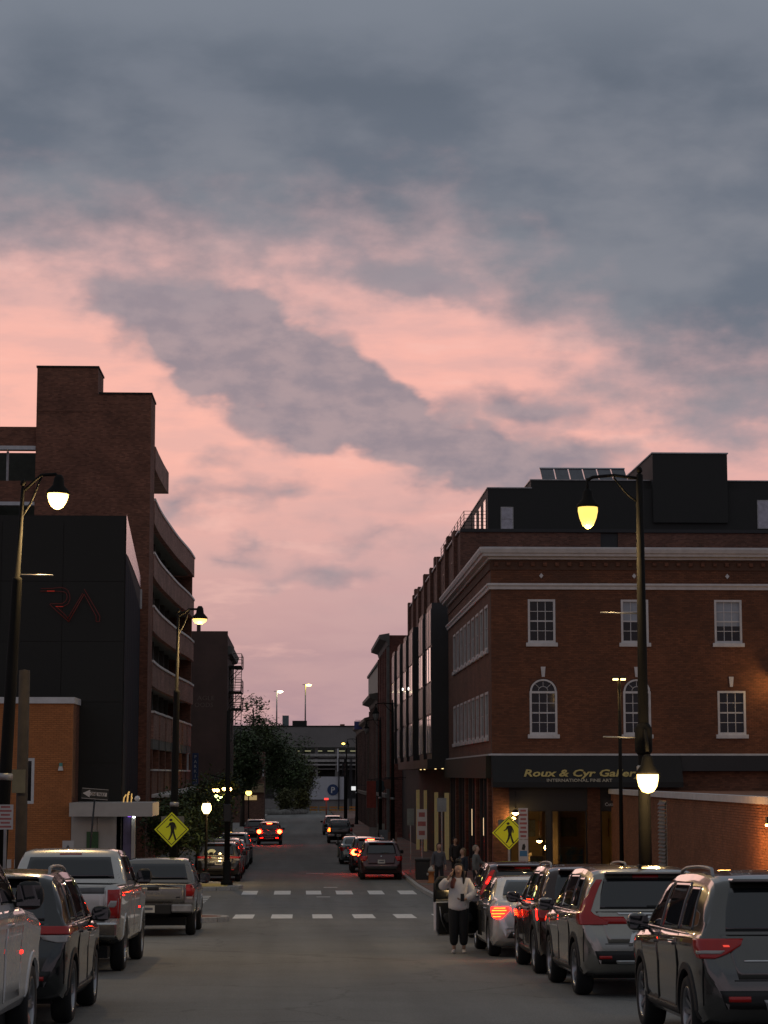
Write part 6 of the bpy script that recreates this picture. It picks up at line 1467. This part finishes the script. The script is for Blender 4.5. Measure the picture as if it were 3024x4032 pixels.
# ------------------------------------------------------------------ people: one skinned body each, clothes and hair as children
def skin(name, m, verts, edges, parent, sub=2, root=0):
    me = bpy.data.meshes.new(name); me.from_pydata([v[:3] for v in verts], edges, []); o = bpy.data.objects.new(name, me); C.objects.link(o)
    o.modifiers.new('skin', 'SKIN'); o.modifiers['skin'].use_smooth_shade = True
    for i, v in enumerate(verts):
        sv = me.skin_vertices[0].data[i]; r_ = v[3]; sv.radius = (r_, r_) if isinstance(r_, (int, float)) else r_; sv.use_root = (i == root)
    sb = o.modifiers.new('sub', 'SUBSURF'); sb.levels = sub; sb.render_levels = sub
    dg = bpy.context.evaluated_depsgraph_get(); nm = bpy.data.meshes.new_from_object(o.evaluated_get(dg)); bpy.data.objects.remove(o); bpy.data.meshes.remove(me)
    nm.materials.clear(); nm.materials.append(m)
    for p in nm.polygons: p.use_smooth = True
    return put(name, nm, parent)
M_skin = mat('skin', (.42, .25, .17), .55, var=.08); M_skin2 = mat('skin_pale', (.50, .33, .25), .55, var=.08)
def person(label, x, y, rz, arms, knees, top_m, leg_m, shoe_m, hair_m, scale=1.0, skin_m=None, hair='short', leg_w=1.0, group=None, bag=1.0):
    t = thing('person', label, 'person', (x, y, g(y)+(.13 if abs(x) > 4.7 else 0)), rz, group); t.scale = (scale,)*3
    sk = skin_m or M_skin
    V = [(0, 0, .94, (.115, .085)), (0, 0, 1.10, (.105, .08)), (0, .0, 1.30, (.135, .085)), (0, .0, 1.41, (.06, .055)), (0, -.015, 1.48, .048), (0, -.035, 1.555, (.072, .080)), (0, -.02, 1.63, (.088, .10)), (0, -.01, 1.70, (.065, .07)),
         (0, -.105, 1.565, .018), (0, -.128, 1.573, .010)]
    E = [(0, 1), (1, 2), (2, 3), (3, 4), (4, 5), (5, 6), (6, 7), (5, 8), (8, 9)]
    def add(p, par): V.append(p); E.append((par, len(V)-1)); return len(V)-1
    arm_i = []
    for s, (el_, wr_, hd_) in zip((1, -1), arms):
        sh = add((s*.165, 0, 1.37, .052), 2); e_ = add((*el_, .038), sh); w_ = add((*wr_, .026), e_); h_ = add((*hd_, (.036, .02)), w_)
        d = (Vector(hd_)-Vector(wr_)).normalized(); sd_ = d.cross(Vector((0, 0, 1))); sd_ = sd_.normalized() if sd_.length > .1 else Vector((1, 0, 0)); nrm = d.cross(sd_).normalized()
        for k, (off, ln) in enumerate(((-.028, .055), (-.010, .068), (.009, .065), (.027, .05))):
            p = Vector(hd_)+sd_*off+d*.03; q = p+d*ln*.55-nrm*.008; q2 = q+d*ln*.35-nrm*.03
            a_ = add((*p, .0095), h_); b_ = add((*q, .0088), a_); add((*q2, .0075), b_)
        p = Vector(wr_)+d*.035-sd_*.03; a_ = add((*p, .011), h_); q = p+d*.035-sd_*.022-nrm*.015; add((*q, .009), a_)
        arm_i.append((s, el_, wr_))
    for s, (kn, an) in zip((1, -1), knees):
        hp = add((s*.085, 0, .89, .085), 0); k_ = add((*kn, .055), hp); a_ = add((*an, .036), k_); f_ = add((an[0], an[1]+.03, .035, .032), a_); add((an[0]+s*.015, an[1]-.14, .03, .030), f_)
    skin('body', sk, V, E, t)
    # top
    TV = [(0, 0, .80, (.155*bag, .125*bag)), (0, 0, .88, (.17*bag, .135*bag)), (0, 0, 1.02, (.17*bag, .13*bag)), (0, 0, 1.16, (.165*bag, .125*bag)), (0, 0, 1.31, (.175, .115)), (0, 0, 1.43, (.09, .08))]; TE = [(0, 1), (1, 2), (2, 3), (3, 4), (4, 5)]
    for s, el_, wr_ in arm_i:
        TV.append((s*.175, 0, 1.355, .080*bag)); TE.append((4, len(TV)-1)); TV.append((*el_, .074*bag)); TE.append((len(TV)-2, len(TV)-1)); w2 = Vector(el_)+(Vector(wr_)-Vector(el_))*.92; TV.append((*w2, .056*bag)); TE.append((len(TV)-2, len(TV)-1))
    skin('jacket', top_m, TV, TE, t)
    LV = [(0, 0, .97, (.125, .098))]; LE = []
    for s, (kn, an) in zip((1, -1), knees):
        LV.append((s*.085, 0, .86, .10*leg_w)); LE.append((0, len(LV)-1)); LV.append((*kn, .075*leg_w)); LE.append((len(LV)-2, len(LV)-1)); q = Vector(kn)+(Vector(an)-Vector(kn))*.88; LV.append((*q, .062*leg_w)); LE.append((len(LV)-2, len(LV)-1))
    skin('trousers', leg_m, LV, LE, t)
    for s, (kn, an) in zip((1, -1), knees):
        skin('shoe', shoe_m, [(an[0], an[1]+.045, .045, (.042, .04)), (an[0], an[1]-.03, .045, (.045, .04)), (an[0]+s*.012, an[1]-.14, .035, (.042, .03)), (an[0]+s*.014, an[1]-.18, .03, (.03, .02))], [(0, 1), (1, 2), (2, 3)], t)
    hb = MB(); hb.smooth = True; nu, nv = 16, 12; ln = {'bun': -.10, 'long': -.26, 'short': -.07}[hair]
    for j in range(nv+1):
        ph = math.pi*j/nv
        for i in range(nu):
            th = 2*math.pi*i/nu; q = (math.sin(ph)*math.cos(th), math.sin(ph)*math.sin(th), math.cos(ph))
            x_, y_, z_ = q[0]*.094, q[1]*.108+.012, q[2]*.112+1.625
            if z_ < 1.60 and y_ > -.02: z_ = max(z_+(z_-1.60)*2.2, 1.60+ln) ; x_ *= 1.0; y_ = max(y_, .02)
            if y_ < -.03 and z_ < 1.665: y_ = -.02; z_ = max(z_, 1.60)
            hb.vert(x_, y_, z_)
    for j in range(nv):
        for i in range(nu): hb.face(j*nu+i, j*nu+(i+1) % nu, (j+1)*nu+(i+1) % nu, (j+1)*nu+i)
    if hair == 'bun': hb.lathe([(.001, 1.71), (.045, 1.725), (.062, 1.765), (.045, 1.805), (.001, 1.82)], 12, (0, .03, 0))
    hb.build('hair', hair_m, t)
    if hair == 'bun':
        for q in (-1, 1): skin('hair_lock', hair_m, [(q*.09, -.02, 1.60, .030), (q*.105, -.05, 1.48, .032), (q*.10, -.09, 1.34, .034), (q*.095, -.11, 1.22, .022)], [(0, 1), (1, 2), (2, 3)], t)
    for s in (-1, 1):
        MB().lathe([(.001, -.008), (.008, -.004), (.010, 0), (.008, .004), (.001, .008)], 8, (s*.031, -.098, 1.60), 'y').build('eye', M_signb, t)
        MB().lathe([(.001, -.012), (.012, -.01), (.022, 0), (.018, .012), (.001, .022)], 8, (s*.078, -.01, 1.585)).build('ear', sk, t)
    MB().box(-.022, .022, -.106, -.098, 1.523, 1.531).build('mouth', mat('lip', (.25, .09, .08), .5), t)
    return t
REST = lambda s, f=0.0: ((s*.22, .02+f*.4, 1.10), (s*.23, -.06+f, .88), (s*.22, -.09+f, .80))
STAND = (((.095, -.02, .49), (.095, .02, .085)), ((-.095, -.02, .49), (-.095, .02, .085)))
STEP = (((.09, -.12, .50), (.09, -.16, .09)), ((-.09, .02, .48), (-.09, .22, .12)))
M_sweat = mat('grey_white_sweatshirt', (.66, .62, .59), .85, var=.15, scale=6, bump=.3, bscale=14); M_black_c = mat('black_cloth', (.012, .012, .013), .9, var=.3, scale=5); M_hair = mat('dark_hair', (.008, .006, .005), .7); M_shoe = mat('pale_shoe', (.50, .45, .42), .6)
w = person('person in pale sweatshirt and black trousers, hand raised, by the open car door', 2.99, 39.75, R(-6),
           (((.29, -.05, 1.12), (.13, -.22, 1.04), (.06, -.26, 1.04)), ((-.34, -.07, 1.26), (-.19, -.15, 1.44), (-.13, -.14, 1.53))), STAND, M_sweat, M_black_c, M_shoe, M_hair, .97, hair='bun', leg_w=1.36, bag=1.3)
MB().box(-.035, .035, -.012, .012, -.07, .07).build('phone', M_plast, w, .004, loc=(.045, -.30, 1.08)); w.children[-1]
for o in w.children:
    if o.name.startswith('phone'): o.parent = None; o.matrix_world = Matrix.Translation((3.035, 39.42, g(39.75)+1.05)); tag(o, 'small dark phone held in front of the pale sweatshirt', 'phone')
# maroon print on the sweatshirt
skin('scarf', mat('maroon_scarf', (.10, .025, .022), .8), [(-.07, -.10, 1.44, .045), (-.11, -.14, 1.36, .05), (-.12, -.16, 1.24, .04)], [(0, 1), (1, 2)], w)
PG = 'people on the gallery pavement'
person('person in grey top and dark shorts walking near the litter bin', X_(1727, 80), 80, R(10), (REST(1, -.06), REST(-1, .06)), STEP, mat('slate_shirt', (.085, .085, .095), .9), M_black_c, M_plast, M_hair, 1.0, hair='long', group=PG)
person('person with pale short hair in a grey jacket beside the gallery corner', X_(1872, 73), 73, R(70), (((.22, -.1, 1.12), (.14, -.28, 1.12), (.10, -.34, 1.13)), REST(-1)), STAND, mat('grey_jacket', (.11, .12, .115), .9), M_black_c, M_plast, mat('grey_hair', (.30, .24, .18), .7), 1.04, M_skin2, group=PG)
person('person with long fair hair in dark clothes facing the grey jacket', X_(1822, 74), 74, R(-60), (REST(1), REST(-1)), STAND, mat('navy_top', (.02, .024, .035), .9), M_black_c, M_plast, mat('fair_hair', (.17, .11, .05), .6), .97, hair='long', group=PG)
person('person in dark coat standing in the doorway of the side shop', X_(1790, 90), 90, R(30), (REST(1), REST(-1)), STAND, mat('dark_coat', (.03, .028, .028), .9), M_black_c, M_plast, M_hair, 1.0, group=PG)
# ------------------------------------------------------------------ trees: trunk, limbs and crowns of leaf-sized faces
M_bark = mat('bark', (.055, .042, .032), .95, var=.3, scale=6, bump=.5, bscale=20)
def leafmat(n, c):
    m = mat(n, c, .7, var=.35, scale=1.3, island=.45); return m
M_leaf1 = leafmat('leaf_dark', (.048, .074, .024)); M_leaf2 = leafmat('leaf_mid', (.060, .085, .030)); M_leaf3 = leafmat('leaf_olive', (.080, .085, .030))
def tree(label, x, y, h, crown, n, m, leaf=.16, trunk=.16, seed=1, gaps=.35, group=None, z=None, name='street_tree', cat='tree'):
    """crown = (radius x, radius y, bottom height, top height)"""
    rg = random.Random(seed); t = thing(name, label, cat, (x, y, g(y) if z is None else z), group=group); rx, ry, z0, z1 = crown
    b = MB(); b.tube([(0, 0, -.1), (rg.uniform(-.06, .06), 0, z0*.6), (rg.uniform(-.15, .15), rg.uniform(-.1, .1), z0+(z1-z0)*.35), (rg.uniform(-.2, .2), 0, z0+(z1-z0)*.75)], [trunk*1.25, trunk, trunk*.65, trunk*.25], 8)
    tips = []
    for k in range(11):
        a = rg.uniform(0, 6.28); f = rg.uniform(.1, .8); zs = z0*.8+(z1-z0)*f*.6; ze = min(z1*.96, zs+(z1-z0)*rg.uniform(.15, .45)); e = (math.cos(a)*rx*rg.uniform(.55, .9), math.sin(a)*ry*rg.uniform(.55, .9), ze)
        b.tube([(0, 0, zs), (e[0]*.4, e[1]*.4, zs+(ze-zs)*.6), e], [trunk*.42, trunk*.25, trunk*.08], 5); tips.append(Vector(e)); tips.append(Vector((e[0]*.6, e[1]*.6, zs+(ze-zs)*.75)))
    b.build('trunk', M_bark, t)
    cl = [Vector((math.cos(a)*rx*q, math.sin(a)*ry*q, z0+(z1-z0)*(.5+.5*rg.uniform(-.85, .95)*math.sqrt(max(.05, 1-q*q))))) for a, q in [(rg.uniform(0, 6.28), math.sqrt(rg.uniform(0, 1))*.88) for _ in range(26)]]+tips
    c = MB(); rc = min(rx, ry, (z1-z0)/2)*gaps
    for i in range(n):
        p = rg.choice(cl)+Vector((rg.gauss(0, rc*.55), rg.gauss(0, rc*.55), rg.gauss(0, rc*.45)))
        s = leaf*rg.uniform(.6, 1.3); u = Vector((rg.uniform(-1, 1), rg.uniform(-1, 1), rg.uniform(-.6, .6))).normalized(); v = u.cross(Vector((rg.uniform(-.6, .6), rg.uniform(-.6, .6), 1))).normalized()
        k = len(c.v); c.v += [tuple(p-u*s), tuple(p+v*s*.45+Vector((0, 0, -.1*s))), tuple(p+u*s), tuple(p-v*s*.45)]; c.face(k, k+1, k+2, k+3)
    c.build('crown', m, t, fix=False)
    return t
# end-of-street planting bed
b = MB(); b.prism([(-60, 302), (-4.4, 302), (-2.6, 303), (-.4, 308), (1.2, 316), (1.2, 346), (-60, 346)], g(330)-.3, g(320)+.25); tag(b.build('planting_bed', M_soil), kind='structure')
GT = 'trees along the left pavement'; GE_ = 'trees at the end of the street'
tree('small dark leafy tree beside the white canopy entrance', X_(700, 92), 92, 3.6, (1.35, 1.3, .9, 3.7), 5200, M_leaf1, .10, .07, 1, .45, GT)
tree('small dark leafy tree behind the bright globe lamp', X_(775, 100), 100, 4.2, (1.5, 1.4, 1.2, 4.3), 5200, M_leaf2, .11, .08, 2, .45, GT)
tree('leafy street tree in front of the ghost lettering wall', X_(858, 140), 140, 5, (1.3, 1.6, 2.0, 5.6), 4200, M_leaf1, .14, .10, 3, .5, GT)
tree('tall open crowned tree rising above the restaurant', X_(1000, 262), 262, 14, (3.2, 3, 9.6, 15.2), 2500, M_leaf2, .24, .24, 4, .34, GE_)
tree('wide dark tree hiding the restaurant roof', X_(955, 215), 215, 9, (1.9, 3.2, 3.2, 9.6), 8000, M_leaf1, .20, .22, 5, .5, GE_)
tree('broad dark tree behind the restaurant globe lamp', X_(1030, 268), 268, 11, (3.2, 3.4, 3.6, 11.4), 9500, M_leaf1, .24, .26, 6, .5, GE_)
tree('broad dark tree behind the row of boulders', X_(1110, 310), 310, 12, (3.4, 3.4, 3.0, 12.6), 9500, M_leaf1, .27, .28, 7, .5, GE_)
tree('rounded olive tree in the planting bed before the end garage', X_(1170, 322), 322, 9.5, (2.4, 2.6, 2.0, 9.2), 7000, M_leaf3, .26, .22, 8, .5, GE_)
tree('low shrub lit yellow beside the blue parking symbol', X_(1185, 318), 318, 3.5, (1.3, 1.2, .4, 3.4), 2200, leafmat('leaf_lit_yellow', (.11, .11, .03)), .2, .08, 9, .5, GE_)  # yellowish light on the shrub is put into its leaf colour
tree('small leafy tree by the stone boulders', X_(1128, 305), 305, 3.5, (1.4, 1.2, .5, 3.6), 2200, M_leaf3, .2, .08, 11, .5, GE_)
tree('tree top showing over the end garage roof', X_(1300, 380), 380, 13.5, (3.0, 2, 11.5, 14.3), 2500, M_leaf2, .3, .25, 10, .5, GE_)
